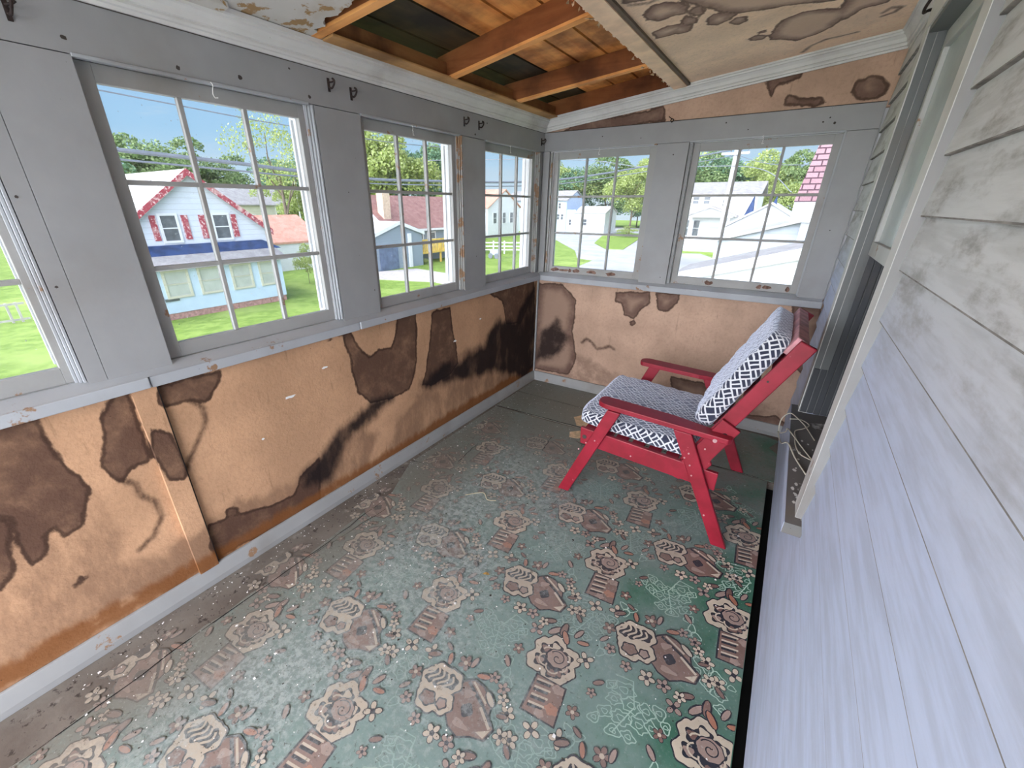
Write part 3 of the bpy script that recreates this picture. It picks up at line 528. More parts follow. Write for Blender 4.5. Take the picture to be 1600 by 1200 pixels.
# rear end of the porch, behind the camera: a low wall and a header, open between
m = MB(); m.box((-.1, Y0-.1, -.02), (2.3, Y0, .22)); struct(m.build('wall_rear', M['paint']))
m = MB(); m.box((-.1, Y0-.1, 2.25), (2.3, Y0, 2.6)); struct(m.build('wall_rear_header', M['paint']))

# ------------------------------------------------------------------ house wall: clapboards and tall window
M['lap'] = plain('lap_shadow', (.24, .225, .21), .9, .3, 20)
tips = [2.446, 2.309, 2.172, 2.034, 1.897, 1.760, 1.620, 1.481, 1.338, 1.195, 1.051, .906, .755, .605, .461, .318, .175, .012]
WY0, WY1 = -1.92, -0.95      # window opening
m = MB(); m.box((2.205, Y0, -.004), (2.33, WY0, 3.4)); m.box((2.205, WY1, -.004), (2.33, .16, 3.4)); m.box((2.205, WY0, -.004), (2.33, WY1, .55)); m.box((2.205, WY0, 2.28), (2.33, WY1, 3.4))
struct(m.build('wall_right', M['clap']))
m = MB()
for i, z in enumerate(tips[1:]):
    zt_ = tips[i]+.012
    for a, b in (((Y0, -2.02), (-.85, 0.0)) if .50 < z < 2.4 else ((Y0, -2.07), (-.842, 0.0)) if .4 < z < .5 else ((Y0, 0.0),)):
        m.prism([(2.186, z), (2.2045, z), (2.2045, zt_), (2.2005, zt_)], 1, a, b)
m.prism([(2.186, .461), (2.2045, .461), (2.2045, .551), (2.1985, .551)], 1, -2.07, -.842)
struct(m.build('wall_right_clapboards', M['clap']))
m = MB()   # dark strips standing in for the shadow under each board's lap
for z in tips[1:-1]:
    for a, b in (((Y0, -2.02), (-.85, 0.0)) if .6 < z < 2.4 else ((Y0, 0.0),)): m.box((2.1868, a, z-.0035), (2.2025, b, z+.0012))
struct(m.build('wall_right_lap_shadow_lines', M['lap']))
wroot = empty('window_7', (2.2, (WY0+WY1)/2, .6)); struct(wroot, 'tall house window in the clapboards with its lower half open')
cm = painted('casing_paint', (0.62, 0.62, 0.59), grime=.5, speck=.4, wear=.1)
m = MB(); m.box((2.166, WY0-.10, .60), (2.204, WY0, 2.42)); m.box((2.166, WY1, .60), (2.204, WY1+.10, 2.42)); m.box((2.164, WY0-.10, 2.285), (2.204, WY1+.10, 2.42)); m.mi = 1; m.box((2.1675, WY0-.1012, .602), (2.2035, WY0-.1, 2.418)); keep(m.build('casing', [cm, painted('shaded_dirty_casing_edge', (.27, .27, .265), grime=.5, speck=.9)], bevel=.0), wroot)  # near side face darkened in colour for shade, besides its dirt specks
jm = painted('jamb_paint', (0.155, 0.165, 0.165), grime=.6, speck=.6); dk = painted('dirty_jamb_paint', (0.05, 0.055, 0.062), grime=.7)
m = MB()
for sgn, yy in ((1, WY1), (-1, WY0)):
    m.box((2.170, yy-.004*sgn, .606), (2.196, yy+.0005*sgn, 2.262)); m.box((2.199, yy-.007*sgn, .606), (2.224, yy+.0005*sgn, 2.262)); m.box((2.224, yy-.002*sgn, .606), (2.33, yy+.0005*sgn, 2.262))
m.box((2.17, WY0, 2.262), (2.33, WY1, 2.284)); keep(m.build('jamb', jm), wroot)
m = MB()
for k in range(5): m.box((2.174+.030*k, WY1-.012+.004*(k % 2), .606), (2.174+.030*k+.026, WY1-.003, 1.43 if k > 1 else .86))
keep(m.build('jamb_track', dk, bevel=.002), wroot)
sm_ = painted('house_sash_paint', (0.52, 0.53, 0.51), grime=.5, wear=.15)
m = MB(); X0, X1 = 2.226, 2.262
m.box((X0, WY0, 1.435), (X1, WY1-.003, 1.495)); m.box((X0, WY0, 2.20), (X1, WY1-.003, 2.262)); m.box((X0, WY0, 1.495), (X1, WY0+.05, 2.20)); m.box((X0, WY1-.053, 1.495), (X1, WY1-.003, 2.20))
keep(m.build('upper_sash', sm_, bevel=.003), wroot)
m = MB(); m.box((2.243, WY0+.05, 1.495), (2.247, WY1-.053, 2.20)); keep(m.build('upper_pane', plain('curtained_pane', (0.46, 0.51, 0.50), 0.25, 0.12, 3, spec=.6)), wroot)
sl = painted('dirty_sill_paint', (0.17, 0.16, 0.155), grime=.8, speck=.6, wear=.15, wearcol=(.55, .55, .53))
m = MB(); m.prism([(2.136, .552), (2.33, .560), (2.33, .606), (2.136, .596)], 1, WY0-.145, WY1+.105); m.mi = 1; m.prism([(2.1345, .551), (2.137, .551), (2.137, .597), (2.1345, .597)], 1, WY0-.145, WY1+.105); m.mi = 2; m.prism([(2.136, .5515), (2.2, .5515), (2.2, .5985), (2.136, .5965)], 1, WY0-.1475, WY0-.145)
keep(m.build('window_sill', [sl, M['clap'], jm], bevel=.0), wroot)
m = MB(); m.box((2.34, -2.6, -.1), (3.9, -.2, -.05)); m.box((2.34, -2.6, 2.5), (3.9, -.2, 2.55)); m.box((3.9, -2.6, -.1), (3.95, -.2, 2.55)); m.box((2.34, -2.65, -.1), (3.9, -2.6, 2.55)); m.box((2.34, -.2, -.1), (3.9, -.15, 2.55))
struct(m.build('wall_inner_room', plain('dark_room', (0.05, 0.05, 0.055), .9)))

# ------------------------------------------------------------------ floor
def floor_mat():
    k = NM('dirty_floor_boards', .7, .25)
    c = k.mix(k.rng(k.noise(3, 8, k.map(k.obj(), (1, 1, 1))), .3, .7), (.115, .095, .080), (.20, .18, .155))
    c = k.mix(k.rng(k.noise(24, 8, None, .7), .56, .64), c, (.05, .04, .034))
    c = k.mix(k.rng(k.noise(7, 6), .60, .75), c, (.28, .26, .23))
    k.bump(k.noise(40, 6), .4, .004); return k.done(c)
M['floor'] = floor_mat()
m = MB(); m.box((2.206, Y0, -3), (2.33, .16, -.006)); struct(m.build('wall_right_foundation', M['black']))  # shade in the gap beside the floor is put into this black colour
m = MB(); m.box((-.04, Y0, -.05), (2.148, -.752, 0)); m.box((-.04, -.752, -.05), (2.198, .04, 0)); struct(m.build('floor', M['floor']))
m = MB(); m.box((.03, Y0, .0), (2.14, -4.28, .003)); struct(m.build('floor_bounce', plain('pale_bounce_floor', (.62, .57, .50), .9, .1, 6)))  # unseen pale sheet added behind the camera to bounce light
m = MB(); m.box((-.1, Y0-.1, -.4), (2.33, .15, -.35)); struct(m.build('floor_beneath', M['black']))
def wearcol(k, base, boost=0.0):
    """faded by feet and dirt: towards the window side and the middle"""
    o = k.xyz(); x, y = o[0], o[1]
    side = k.rng(k.math('ADD', x, k.math('MULTIPLY', y, -.12)), .55, 2.62)     # window side dirty, house side fresh
    far = k.rng(y, -2.1, -.9)
    dirt = k.math('MAXIMUM', k.math('SUBTRACT', 1, side), k.math('MULTIPLY', far, .72))
    nz = k.noise(2.2, 7, None, .6); n2 = k.noise(34, 9, None, .76); n3 = k.noise(120, 3)
    f = k.math('ADD', k.math('MULTIPLY_ADD', dirt, .9, boost), k.math('MULTIPLY', k.math('SUBTRACT', nz, .5), 1.5))
    f = k.math('ADD', f, k.math('MULTIPLY', k.math('SUBTRACT', n2, .5), 1.3)); f = k.math('ADD', f, k.math('MULTIPLY', k.math('SUBTRACT', n3, .5), .35))
    grey = k.mix(k.rng(n2, .42, .58), (.19, .225, .215), (.37, .41, .40)); grey = k.mix(k.rng(k.math('MAXIMUM', k.rng(x, .9, .15), k.math('MULTIPLY', far, .8)), .2, 1), grey, (.17, .155, .13))
    hz = k.rng(k.math('ADD', k.math('MULTIPLY', side, -1), k.math('MULTIPLY', nz, 1.4)), -.50, .05, 0, .80)
    c = k.mix(k.math('MULTIPLY', hz, 1.0 if boost == 0 else .55), base, (.23, .30, .285) if boost == 0 else ((.13, .12, .12) if boost > 0 else (.30, .26, .23)))
    c = k.mix(k.rng(f, .25, .95, 0, .80 if boost == 0 else .62), c, grey)
    sp = k.rng(k.noise(48, 9, None, .78), .56, .66); c = k.mix(k.math('MULTIPLY', sp, k.rng(dirt, 0, .8, .3, .85)), c, (.055, .048, .038)); c = k.mix(k.math('MULTIPLY', k.rng(k.noise(95, 6, None, .8), .58, .66), .45), c, (.45, .46, .44))
    return c, n2
def rug(name, col, var=.15):
    k = NM(name, .42, .45); base = k.mix(k.rng(k.noise(4, 5), .3, .7), tuple(x*(1-var) for x in col), tuple(x*(1+var) for x in col))
    c, n2 = wearcol(k, base, .08 if 'navy' in name else (0.0 if 'green' in name else -.12)); k.bump(n2, .18, .003); return k.done(c, k.rng(n2, .3, .7, .34, .6))
R = [rug('rug_green', (.045, .155, .098)), rug('rug_navy', (.022, .026, .04)), rug('rug_cream', (.60, .52, .40)), rug('rug_brown', (.20, .115, .095)), rug('rug_pale_green', (.46, .66, .54)), rug('rug_orange', (.42, .17, .10)), rug('rug_grey_pink', (.36, .26, .22))]
def rug_pattern(m, x0, x1, y0, y1):
    Z = [0.0]
    def layer(): Z[0] += .000004; return Z[0]
    def poly(pts, mi):
        if sum(1 for p in pts if p[0] > x1)*2 > len(pts): return
        P = [(x, y) for x, y in pts]
        # clip against the sheet: drop shapes that cross it, clamp near ones
        P = [(min(max(x, x0), x1), min(max(y, y0), y1)) for x, y in P]
        if max(p[0] for p in P)-min(p[0] for p in P) < .002 or max(p[1] for p in P)-min(p[1] for p in P) < .002: return
        Z[0] += .00001; m.mi = mi; z = .0022+Z[0]; m.add([(x, y, z) for x, y in P], [tuple(range(len(P)))])
    def ccw(P):
        a = sum(P[i][0]*P[(i+1) % len(P)][1]-P[(i+1) % len(P)][0]*P[i][1] for i in range(len(P))); return P if a > 0 else P[::-1]
    def blob(cx, cy, rx, ry, lobes, amp, ph=0, n=40, rot=0):
        out = []
        for k in range(n):
            t = 2*math.pi*k/n; r = 1+amp*math.cos(lobes*t+ph); x = rx*r*math.cos(t); y = ry*r*math.sin(t)
            out.append((cx+x*math.cos(rot)-y*math.sin(rot), cy+x*math.sin(rot)+y*math.cos(rot)))
        return out
    def ribbon(pts, w_, mi, closed=False):
        n = len(pts); Z[0] += .00001; z = .0022+Z[0]; vs = []
        if max(p[0] for p in pts) > x1-.003 or min(p[0] for p in pts) < x0+.003: return
        for i in range(n):
            a = pts[i-1 if (i or closed) else 0]; b = pts[(i+1) % n if (closed or i < n-1) else i]; dx, dy = b[0]-a[0], b[1]-a[1]; L = math.hypot(dx, dy) or 1; nx, ny = -dy/L*w_, dx/L*w_
            vs += [(pts[i][0]+nx, pts[i][1]+ny, z), (pts[i][0]-nx, pts[i][1]-ny, z)]
        m.mi = mi; m.add(vs, [(2*i, 2*i+1, (2*i+3) % (2*n), (2*i+2) % (2*n)) for i in range(n if closed else n-1)])
    def flower(cx, cy, s, mi, n=5, ph=0):
        for o_, mm in ((1.25, 1), (1.0, mi)):
            layer()
            for k in range(n):
                t = ph+2*math.pi*k/n; poly(blob(cx+s*.62*math.cos(t), cy+s*.62*math.sin(t), s*.42*o_, s*.30*o_, 1, 0, 0, 8, t), mm)
        layer(); poly(blob(cx, cy, s*.3, s*.3, 1, 0, 0, 8), 1 if mi != 3 else 2)
    def leafy(cx, cy, s, mi, a):
        layer(); poly(blob(cx, cy, s*1.2, s*.6, 1, 0, 0, 10, a), 1); layer(); poly(blob(cx, cy, s, s*.42, 2, .1, 0, 10, a), mi)
    def rose(cx, cy, s=1.0):
        # lobed cream cloud with a spiral
        lob = [(0, 0, .075), (-.06, .035, .045), (.055, .04, .045), (-.06, -.04, .048), (.02, -.07, .045), (-.02, .07, .045), (.07, -.02, .035), (.05, -.055, .035)]
        layer(); [poly(blob(cx+a*s, cy+b*s, (r+.006)*s, (r+.006)*s, 6, .06), 1) for a, b, r in lob]
        layer(); [poly(blob(cx+a*s, cy+b*s, r*s, r*s, 6, .06), 2) for a, b, r in lob]
        layer(); [poly(blob(cx+a*.80*s, cy+b*.80*s, r*.66*s, r*.60*s, 4, .18, a*70), 1) for a, b, r in lob[1:]]; poly(blob(cx, cy, .062*s, .058*s, 7, .06), 1)
        layer(); [poly(blob(cx+a*.88*s, cy+b*.86*s, r*.40*s, r*.34*s, 3, .2, a*40, 14), (3, 2, 6)[i_ % 3]) for i_, (a, b, r) in enumerate(lob[1:])]
        for i_, (a, b, r) in enumerate(lob[1:]): ribbon([(cx+(a*.5+.030*math.cos(t+i_))*s, cy+(b*.5+.026*math.sin(t+i_))*s) for t in np.linspace(0, 3.0, 7)], .0034*s, 2)
        layer(); poly(blob(cx+.012*s, cy+.012*s, .050*s, .044*s, 8, .04), 1); layer(); poly(blob(cx+.012*s, cy+.012*s, .046*s, .040*s, 8, .04), 6)
        layer(); ribbon([(cx+(.012+.0042*t*math.cos(t*1.0))*s, cy+(.012+.0040*t*math.sin(t*1.0))*s) for t in np.linspace(1, 9.0, 30)], .0022*s, 1)
    def motif_a(cx, cy):
        rose(cx-.01, cy+.008, .90)
        # the striped column below, leaning
        def sk(u, v): return (cx+.02+u+.10*(-v-.08), cy+v)
        layer(); poly(ccw([sk(-.062, -.075), sk(.062, -.068), sk(.066, -.215), (cx+.02+.0-.055, cy-.225)]), 1)
        layer(); poly(ccw([sk(-.055, -.080), sk(.056, -.074), sk(.060, -.21), (cx+.02-.048, cy-.218)]), 3)
        layer()
        for k in range(4):
            v = -.090-.030*k; poly(ccw([sk(-.05, v), sk(.012, v+.012), sk(.012, v+.004), sk(-.05, v-.008)]), 2)
            poly(ccw([sk(-.05, v-.009), sk(.005, v+.003), sk(.005, v-.008), sk(-.05, v-.020)]), 1)
        for u, v, r, mi in ((.035, -.09, .022, 6), (.04, -.125, .022, 3), (.035, -.165, .024, 5), (.0, -.2, .018, 6)):
            poly(blob(*sk(u, v), r, r*.8, 5, .12, u*60), mi)
        for a, b, s_, mi in ((-.115, -.20, .024, 6), (-.06, -.265, .028, 2), (.035, -.262, .032, 2), (.125, -.235, .032, 2), (.13, -.13, .024, 3), (.095, .075, .032, 2), (-.13, .09, .030, 6), (.16, -.03, .018, 6), (-.01, -.33, .028, 2), (-.15, -.03, .022, 3)):
            flower(cx+a, cy+b, s_, mi, 5 if s_ < .03 else 4, a*40)
        for a, b, s_, mi, an in ((-.06, .125, .030, 6, .9), (-.03, .150, .030, 3, 1.6), (-.01, .12, .028, 5, 2.2), (-.10, .155, .026, 3, .5), (.03, .165, .024, 6, 1.2), (.17, .02, .02, 3, .7), (-.16, -.10, .022, 6, 2.3), (.17, -.18, .018, 3, 2.7), (.06, .135, .022, 5, .3)):
            leafy(cx+a, cy+b, s_, mi, an)
    def motif_b(cx, cy):
        sh = [(-.01, .075), (.02, .10), (.06, .098), (.085, .085), (.12, .055), (.13, .02), (.165, .0), (.155, -.045), (.11, -.06), (.075, -.085), (.03, -.075), (.0, -.05), (-.02, 0)]
        layer(); poly(ccw([(cx+a*1.07-.004, cy+b*1.08) for a, b in sh]), 1); layer(); poly(ccw([(cx+a, cy+b) for a, b in sh]), 3)
        layer(); ribbon([(cx+.005, cy+.085), (cx+.09, cy+.045), (cx+.155, cy+.005)], .006, 1); ribbon([(cx+.02, cy+.095), (cx+.1, cy+.055)], .004, 2)
        layer(); ribbon([(cx+.09, cy+.035), (cx+.155, cy-.008)], .005, 2); poly(ccw([(cx+.16, cy-.008), (cx+.152, cy-.043), (cx+.12, cy-.04)]), 2); poly(blob(cx+.055, cy+.0, .022, .024, 4, .1), 1); poly(blob(cx+.06, cy-.05, .030, .012, 3, .2), 6)
        poly(blob(cx+.03, cy+.05, .022, .014, 3, .2, 0, 14, .6), 6)
        lob = [(-.10, .035, .052), (-.055, .045, .045), (-.13, .02, .035), (-.085, -.04, .05), (-.035, -.03, .04), (-.11, -.02, .035)]
        layer(); [poly(blob(cx+a, cy+b, r+.006, r+.006, 6, .07), 1) for a, b, r in lob]
        layer(); [poly(blob(cx+a, cy+b, r, r, 6, .07), 2) for a, b, r in lob]
        layer(); [poly(blob(cx+a, cy+b, r*.66, r*.62, 5, .12, a*50), 1) for a, b, r in lob[:3]]
        layer()
        for k in range(5): ribbon([(cx-.145+.022*k+.012*math.sin(t*2), cy+.065-.07*t/3) for t in np.linspace(0, 2.4, 8)], .0040, 2)
        poly(blob(cx-.09, cy-.045, .033, .028, 5, .1), 1); poly(blob(cx-.035, cy-.035, .022, .022, 5, .1), 1); layer(); poly(blob(cx-.09, cy-.045, .027, .022, 5, .1), 3); poly(blob(cx-.035, cy-.035, .016, .016, 5, .1), 6)
        for a, b, s_, mi in ((.20, -.005, .026, 2), (.0, -.125, .030, 2), (.06, -.12, .026, 6), (-.08, -.125, .022, 6), (-.19, .0, .026, 3), (-.05, .135, .030, 3), (.075, .15, .022, 6), (.145, .10, .022, 2), (-.155, -.09, .022, 6), (.12, -.13, .022, 2)):
            flower(cx+a, cy+b, s_, mi, 5, b*30)
        for a, b, s_, mi, an in ((-.175, .095, .024, 3, .6), (.04, .13, .024, 5, .4), (-.11, .115, .022, 5, 2), (.24, -.03, .020, 3, 2.4), (-.19, -.06, .02, 6, 1), (.105, .075, .026, 2, 2.5), (-.02, .155, .022, 6, 1.5), (.17, .05, .018, 3, .4)):
            leafy(cx+a, cy+b, s_, mi, an)
    def spray(cx, cy, s=1.0, fl=1):
        layer()
        for a, b, r, q in ((.04, .06, .040, 5), (.0, .02, .035, 6), (.06, .01, .028, 5), (-.05, .03, .030, 4), (-.09, .05, .026, 3), (.02, -.04, .034, 6), (-.04, -.03, .030, 5), (-.08, -.015, .026, 4), (.075, -.05, .028, 4), (.03, -.095, .026, 3), (-.02, -.085, .024, 4), (.10, -.09, .022, 3), (.085, .055, .022, 4), (-.12, .015, .02, 3)):
            ribbon(blob(cx+a*fl*s, cy+b*s, r*s, r*.72*s, q, .2, a*50, 18, a*9), .0020, 4, True)
            ribbon(blob(cx+a*fl*s, cy+b*s, r*.4*s, r*.3*s, 3, .2, b*50, 10), .0016, 4, True)
        ribbon([(cx+.085*fl*s, cy+.1*s), (cx+.02*fl*s, cy+.11*s), (cx-.01*fl*s, cy+.02*s), (cx+.03*s*fl, cy-.1*s)], .0022, 4)
    def sprig(cx, cy, an):
        layer()
        for k in range(3): ribbon(blob(cx+.02*math.cos(an+k*2.1), cy+.02*math.sin(an+k*2.1), .022, .014, 3, .15, 0, 12, an+k*2.1), .002, 4, True)
    for i in range(-1, 5):
        for j in range(-3, 9):
            ax, ay = .425+.555*(i), -1.43-.6*j
            bx_, by_ = ax+.315, ay-.335
            def inside(px, py, r=.16): return x0+r*.3 < px < x1+r*.45 and y0+r < py < y1-r*.6
            Z[0] = 0
            if inside(ax+.278, ay-.01): spray(ax+.278+.02, ay-.01, 1.0, 1 if (i+j) % 2 else -1)
            if inside(ax+.03, ay-.335): spray(ax+.035, ay-.34, 1.0, -1 if (i+j) % 2 else 1)
            for a, b, an in ((.16, -.20, .5), (.42, -.16, 1.7), (.14, .16, 2.2), (-.10, -.26, 1.1)):
                if inside(ax+a, ay+b, .04): sprig(ax+a, ay+b, an)
            if inside(ax, ay, .17): motif_a(ax, ay)
            if inside(bx_, by_, .14): motif_b(bx_, by_)
def sheet(name, outline, zt, label, pattern=None):
    m = MB(); n = len(outline)
    m.add([(x, y, .0002) for x, y in outline]+[(x, y, zt) for x, y in outline], [tuple(range(n))[::-1], tuple(range(n, 2*n))]+[(i, (i+1) % n, n+(i+1) % n, n+i) for i in range(n)])
    if pattern: rug_pattern(m, *pattern)
    return tag(m.build(name, R), label, 'floor covering')
def wob(a, b, n, amp):
    return [(a[0]+(b[0]-a[0])*t+rnd.uniform(-amp, amp), a[1]+(b[1]-a[1])*t+rnd.uniform(-amp, amp)) for t in [k/n for k in range(1, n)]]
ol = [(.25, -4.25), (2.150, -4.25), (2.155, -2.6), (2.150, -.752)]+wob((2.150, -.752), (.05, -.79), 14, .006)+[(.05, -.79), (.06, -1.90)]+wob((.06, -1.9), (.2, -2.2), 3, .01)+[(.205, -2.22)]+wob((.205, -2.22), (.25, -4.25), 20, .012)
sheet('linoleum_rug', ol, .0022, 'large worn green linoleum rug with rose and shield motifs under the red chair', (.12, 2.152, -4.2, -.80))
sheet('linoleum_strip', [(.045, -.775)]+wob((.045, -.775), (2.19, -.742), 12, .005)[0:]+[(2.19, -.742), (2.195, -.435)]+wob((2.195, -.435), (.045, -.395), 10, .005)+[(.045, -.395)], .0022, 'dark brownish strip of linoleum lying crosswise under the back of the chair')
sheet('linoleum_strip.001', [(.045, -.385)]+wob((.045, -.385), (1.86, -.412), 10, .005)+[(1.86, -.412), (1.86, -.03), (.045, -.03)], .0022, 'dirty linoleum strip against the end wall baseboard')
sheet('linoleum_scrap', [(1.872, -.425), (2.185, -.445), (2.19, -.33), (2.13, -.25), (2.19, -.10), (2.1, -.06), (1.875, -.05)], .003, 'torn corner piece of linoleum beside the clapboards')
m = MB(); m.add([(x, y, .0031) for x, y in ((.72, -.60), (.78, -.50), (.86, -.47), (.92, -.52), (.86, -.62), (.90, -.70), (.80, -.73), (.76, -.66))]+[(x, y, .0024) for x, y in ((.72, -.60), (.78, -.50), (.86, -.47), (.92, -.52), (.86, -.62), (.90, -.70), (.80, -.73), (.76, -.66))], [(0, 7, 6, 5, 4, 3, 2, 1)[::1]]+[(i, (i+1) % 8, 8+(i+1) % 8, 8+i) for i in range(8)])
tag(m.build('floor_backing_scrap', M['frass']), 'tan patch of bare backing on the floor under the front of the seat', 'scrap')
def nearflap(nm, pts, lab):
    n = len(pts); m = MB(); m.add([(x, y, .0024) for x, y in pts]+[(x, y, .0038) for x, y in pts], [tuple(range(n))[::-1], tuple(range(n, 2*n))]+[(i, (i+1) % n, n+(i+1) % n, n+i) for i in range(n)]); return tag(m.build(nm, M['frass']), lab, 'scrap')
nearflap('floor_backing_scrap.001', [(.80, -.86), (.86, -.80), (.93, -.84), (.9, -.92), (.83, -.94)], 'small pale backing patch beside the front rail of the chair')
# cracks in the linoleum
m = MB()
def crack(pts, w_=.0022):
    P = [pts[0]]
    for a, b in zip(pts, pts[1:]): P += wob(a, b, 7, .004)+[b]
    for a, b in zip(P, P[1:]):
        dx, dy = b[0]-a[0], b[1]-a[1]; L = math.hypot(dx, dy) or 1; q = w_*rnd.uniform(.4, 1.2); nx, ny = -dy/L*q, dx/L*q
        m.add([(a[0]-nx, a[1]-ny, .0045), (b[0]-nx, b[1]-ny, .0045), (b[0]+nx, b[1]+ny, .0045), (a[0]+nx, a[1]+ny, .0045)], [(0, 1, 2, 3)])
crack([(.235, -3.3), (.24, -2.7), (.215, -2.25)]); crack([(.06, -1.88), (.12, -1.86), (.16, -1.75)]); crack([(.72, -1.02), (.75, -1.24)]); crack([(.30, -1.42), (.33, -1.7)]); crack([(.06, -.78), (.9, -.745), (1.6, -.75), (2.1, -.742)], .004); crack([(.05, -.39), (1.0, -.395), (1.86, -.41)], .003); crack([(.25, -3.9), (.235, -3.3)]); crack([(1.1, -1.55), (1.09, -1.8)], .001); crack([(.29, -2.35), (.24, -2.9)], .0015)
o = m.build('floor_crack_lines', M['black']); struct(o)
# ------------------------------------------------------------------ the chair
chair = empty('lounge_chair', (1.55, -1.15, 0)); tag(chair, 'low red wooden lounge chair with slanted back on the green linoleum', 'chair')
def cpart(m, name, mat=None, bevel=.004, label=None):
    o = m.build(name, mat or M['red'], bevel=bevel); keep(o, chair)
    if label: o['label'] = label
    return o
def screws(pts, y, parent):
    for x, z in pts:
        m = MB(); m.tube([(x, y+.002, z), (x, y-.0035, z)], .0042, 10)
        o = m.build('screw', M['screw']); o.parent = parent
YN, YF = -1.585, -.715      # outer faces, near and far side
T = .026
for s, yo in ((1, YN), (-1, YF)):
    # front and rear legs are the outermost boards
    a, b = (yo, yo+T*s)
    fl = MB(); fl.prism([(1.293, .622), (1.366, .618), (1.112, .004), (1.043, .004)], 1, a, b); fo = cpart(fl, 'leg')
    rl = MB(); rl.prism([(1.640, .61), (1.728, .607), (2.008, .004), (1.935, .004)], 1, a, b); ro = cpart(rl, 'leg')
    if s == 1:
        screws([(1.195, .385), (1.245, .415), (1.155, .33)], a, fo); screws([(1.735, .50), (1.752, .435), (1.77, .38), (1.72, .47), (1.87, .17)], a, ro)
    # side rail inside the legs
    r_ = MB(); r_.prism([(1.143, .462), (1.885, .415), (1.885, .313), (1.148, .357)], 1, a+T*s+.001*s, a+2*T*s); rr_ = cpart(r_, 'seat_rail')
    if s == 1:
        m = MB(); m.tube([(1.172, a+T*s+.002, .405), (1.172, a+T*s-.001, .405)], .013, 12); h = m.build('bolt_hole', M['joint']); h.parent = rr_
        screws([(1.25, .345), (1.45, .37)], a+T*s+.001, rr_)
    # back upright inside the rail
    ua, ub = (a+2*T*s+.001*s, a+3.1*T*s)
    dx, dz = .436, .900
    u_ = MB(); P0 = (1.655, .30)
    u_.prism([(1.640, .318), (2.049, 1.128), (2.112, 1.100), (1.712, .300)], 1, ua, ub); uo = cpart(u_, 'back_upright')
    # cleat over the foot of the upright
    c_ = MB(); c_.prism([(1.672, .360), (1.842, .712), (1.928, .668), (1.842, .490), (1.836, .472), (1.846, .455), (1.822, .412), (1.79, .36)], 1, a+T*s+.0015*s+.026*s*0, a+2.02*T*s)
    co = cpart(c_, 'upright_cleat')
    if s == 1:
        m = MB(); m.tube([(1.868, a+T*s+.003, .632), (1.868, a+T*s-.0012, .632)], .013, 16); h = m.build('bolt_hole', M['black']); h.parent = co
        screws([(1.80, .535)], a+T*s, co); m = MB(); m.tube([(1.975, ua, .93), (1.975, ua-.002, .93)], .005, 8); h = m.build('nail_hole', M['joint']); h.parent = uo
    # arm: long board with a rounded front corner, lying on the legs
    m = MB(); yo0, yo1 = a-.022*s, a+.088*s
    zt = lambda x: .668-.045*(x-1.235)
    out = []
    for k in range(9):
        t = math.pi/2*k/8; out.append((1.235+.05*(1-math.sin(t)), yo0+.055*s*(1-math.cos(t))*0+.045*s*(1-math.sin(math.pi/2-t))))
    ed = [(1.30, yo0)]+[(1.30-.065*math.sin(t), yo0+.05*s*(1-math.cos(t))) for t in [math.pi/2*k/7 for k in range(1, 8)]]+[(1.235, yo0+.075*s), (1.243, yo1-.012*s), (1.258, yo1), (1.62, yo1), (1.90, yo0+.062*s), (1.906, yo0+.02*s), (1.89, yo0)]
    if s == -1: ed = ed[::-1]
    n = len(ed)
    m.add([(x, y, zt(x)-.028) for x, y in ed]+[(x, y, zt(x)) for x, y in ed], [tuple(range(n))[::-1], tuple(range(n, 2*n))]+[(i, (i+1) % n, n+(i+1) % n, n+i) for i in range(n)])
    ao = cpart(m, 'armrest', bevel=.004)
    if s == 1:
        m = MB(); m.tube([(1.835, yo0+.002, .617), (1.835, yo0-.002, .617)], .010, 12); h = m.build('screw', M['screw']); h.parent = ao
yA, yB = YN+3.1*T, YF-3.1*T
m = MB(); m.hexa([(1.998, yA, 1.062), (2.045, yA, 1.040), (2.045, yB, 1.040), (1.998, yB, 1.062)], [(2.036, yA, 1.138), (2.083, yA, 1.112), (2.083, yB, 1.112), (2.036, yB, 1.138)])
cpart(m, 'top_rail', M['red_worn'], label='pale rubbed top rail of the back')
for i, z in enumerate((.96, .80, .64)):   # hidden back slats that carry the cushion
    x = 1.855+(z-.72)*.505
    m = MB(); m.hexa([(x, yA, z), (x+.018, yA, z-.009), (x+.018, yB, z-.009), (x, yB, z)], [(x+.035, yA, z+.07), (x+.053, yA, z+.061), (x+.053, yB, z+.061), (x+.035, yB, z+.07)]); cpart(m, 'back_slat', bevel=.002)
yA2, yB2 = YN+2*T, YF-2*T
for i in range(6):
    x = 1.16+.092*i; z = .463-.0633*(x-1.143)
    m = MB(); m.hexa([(x, yA2, z-.025), (x+.065, yA2, z-.029), (x+.065, yB2, z-.029), (x, yB2, z-.025)], [(x, yA2, z-.007), (x+.065, yA2, z-.011), (x+.065, yB2, z-.011), (x, yB2, z-.007)]); cpart(m, 'seat_slat', bevel=.002)
m = MB(); m.box((1.148, yA2, .365), (1.168, yB2, .43)); cpart(m, 'front_rail')
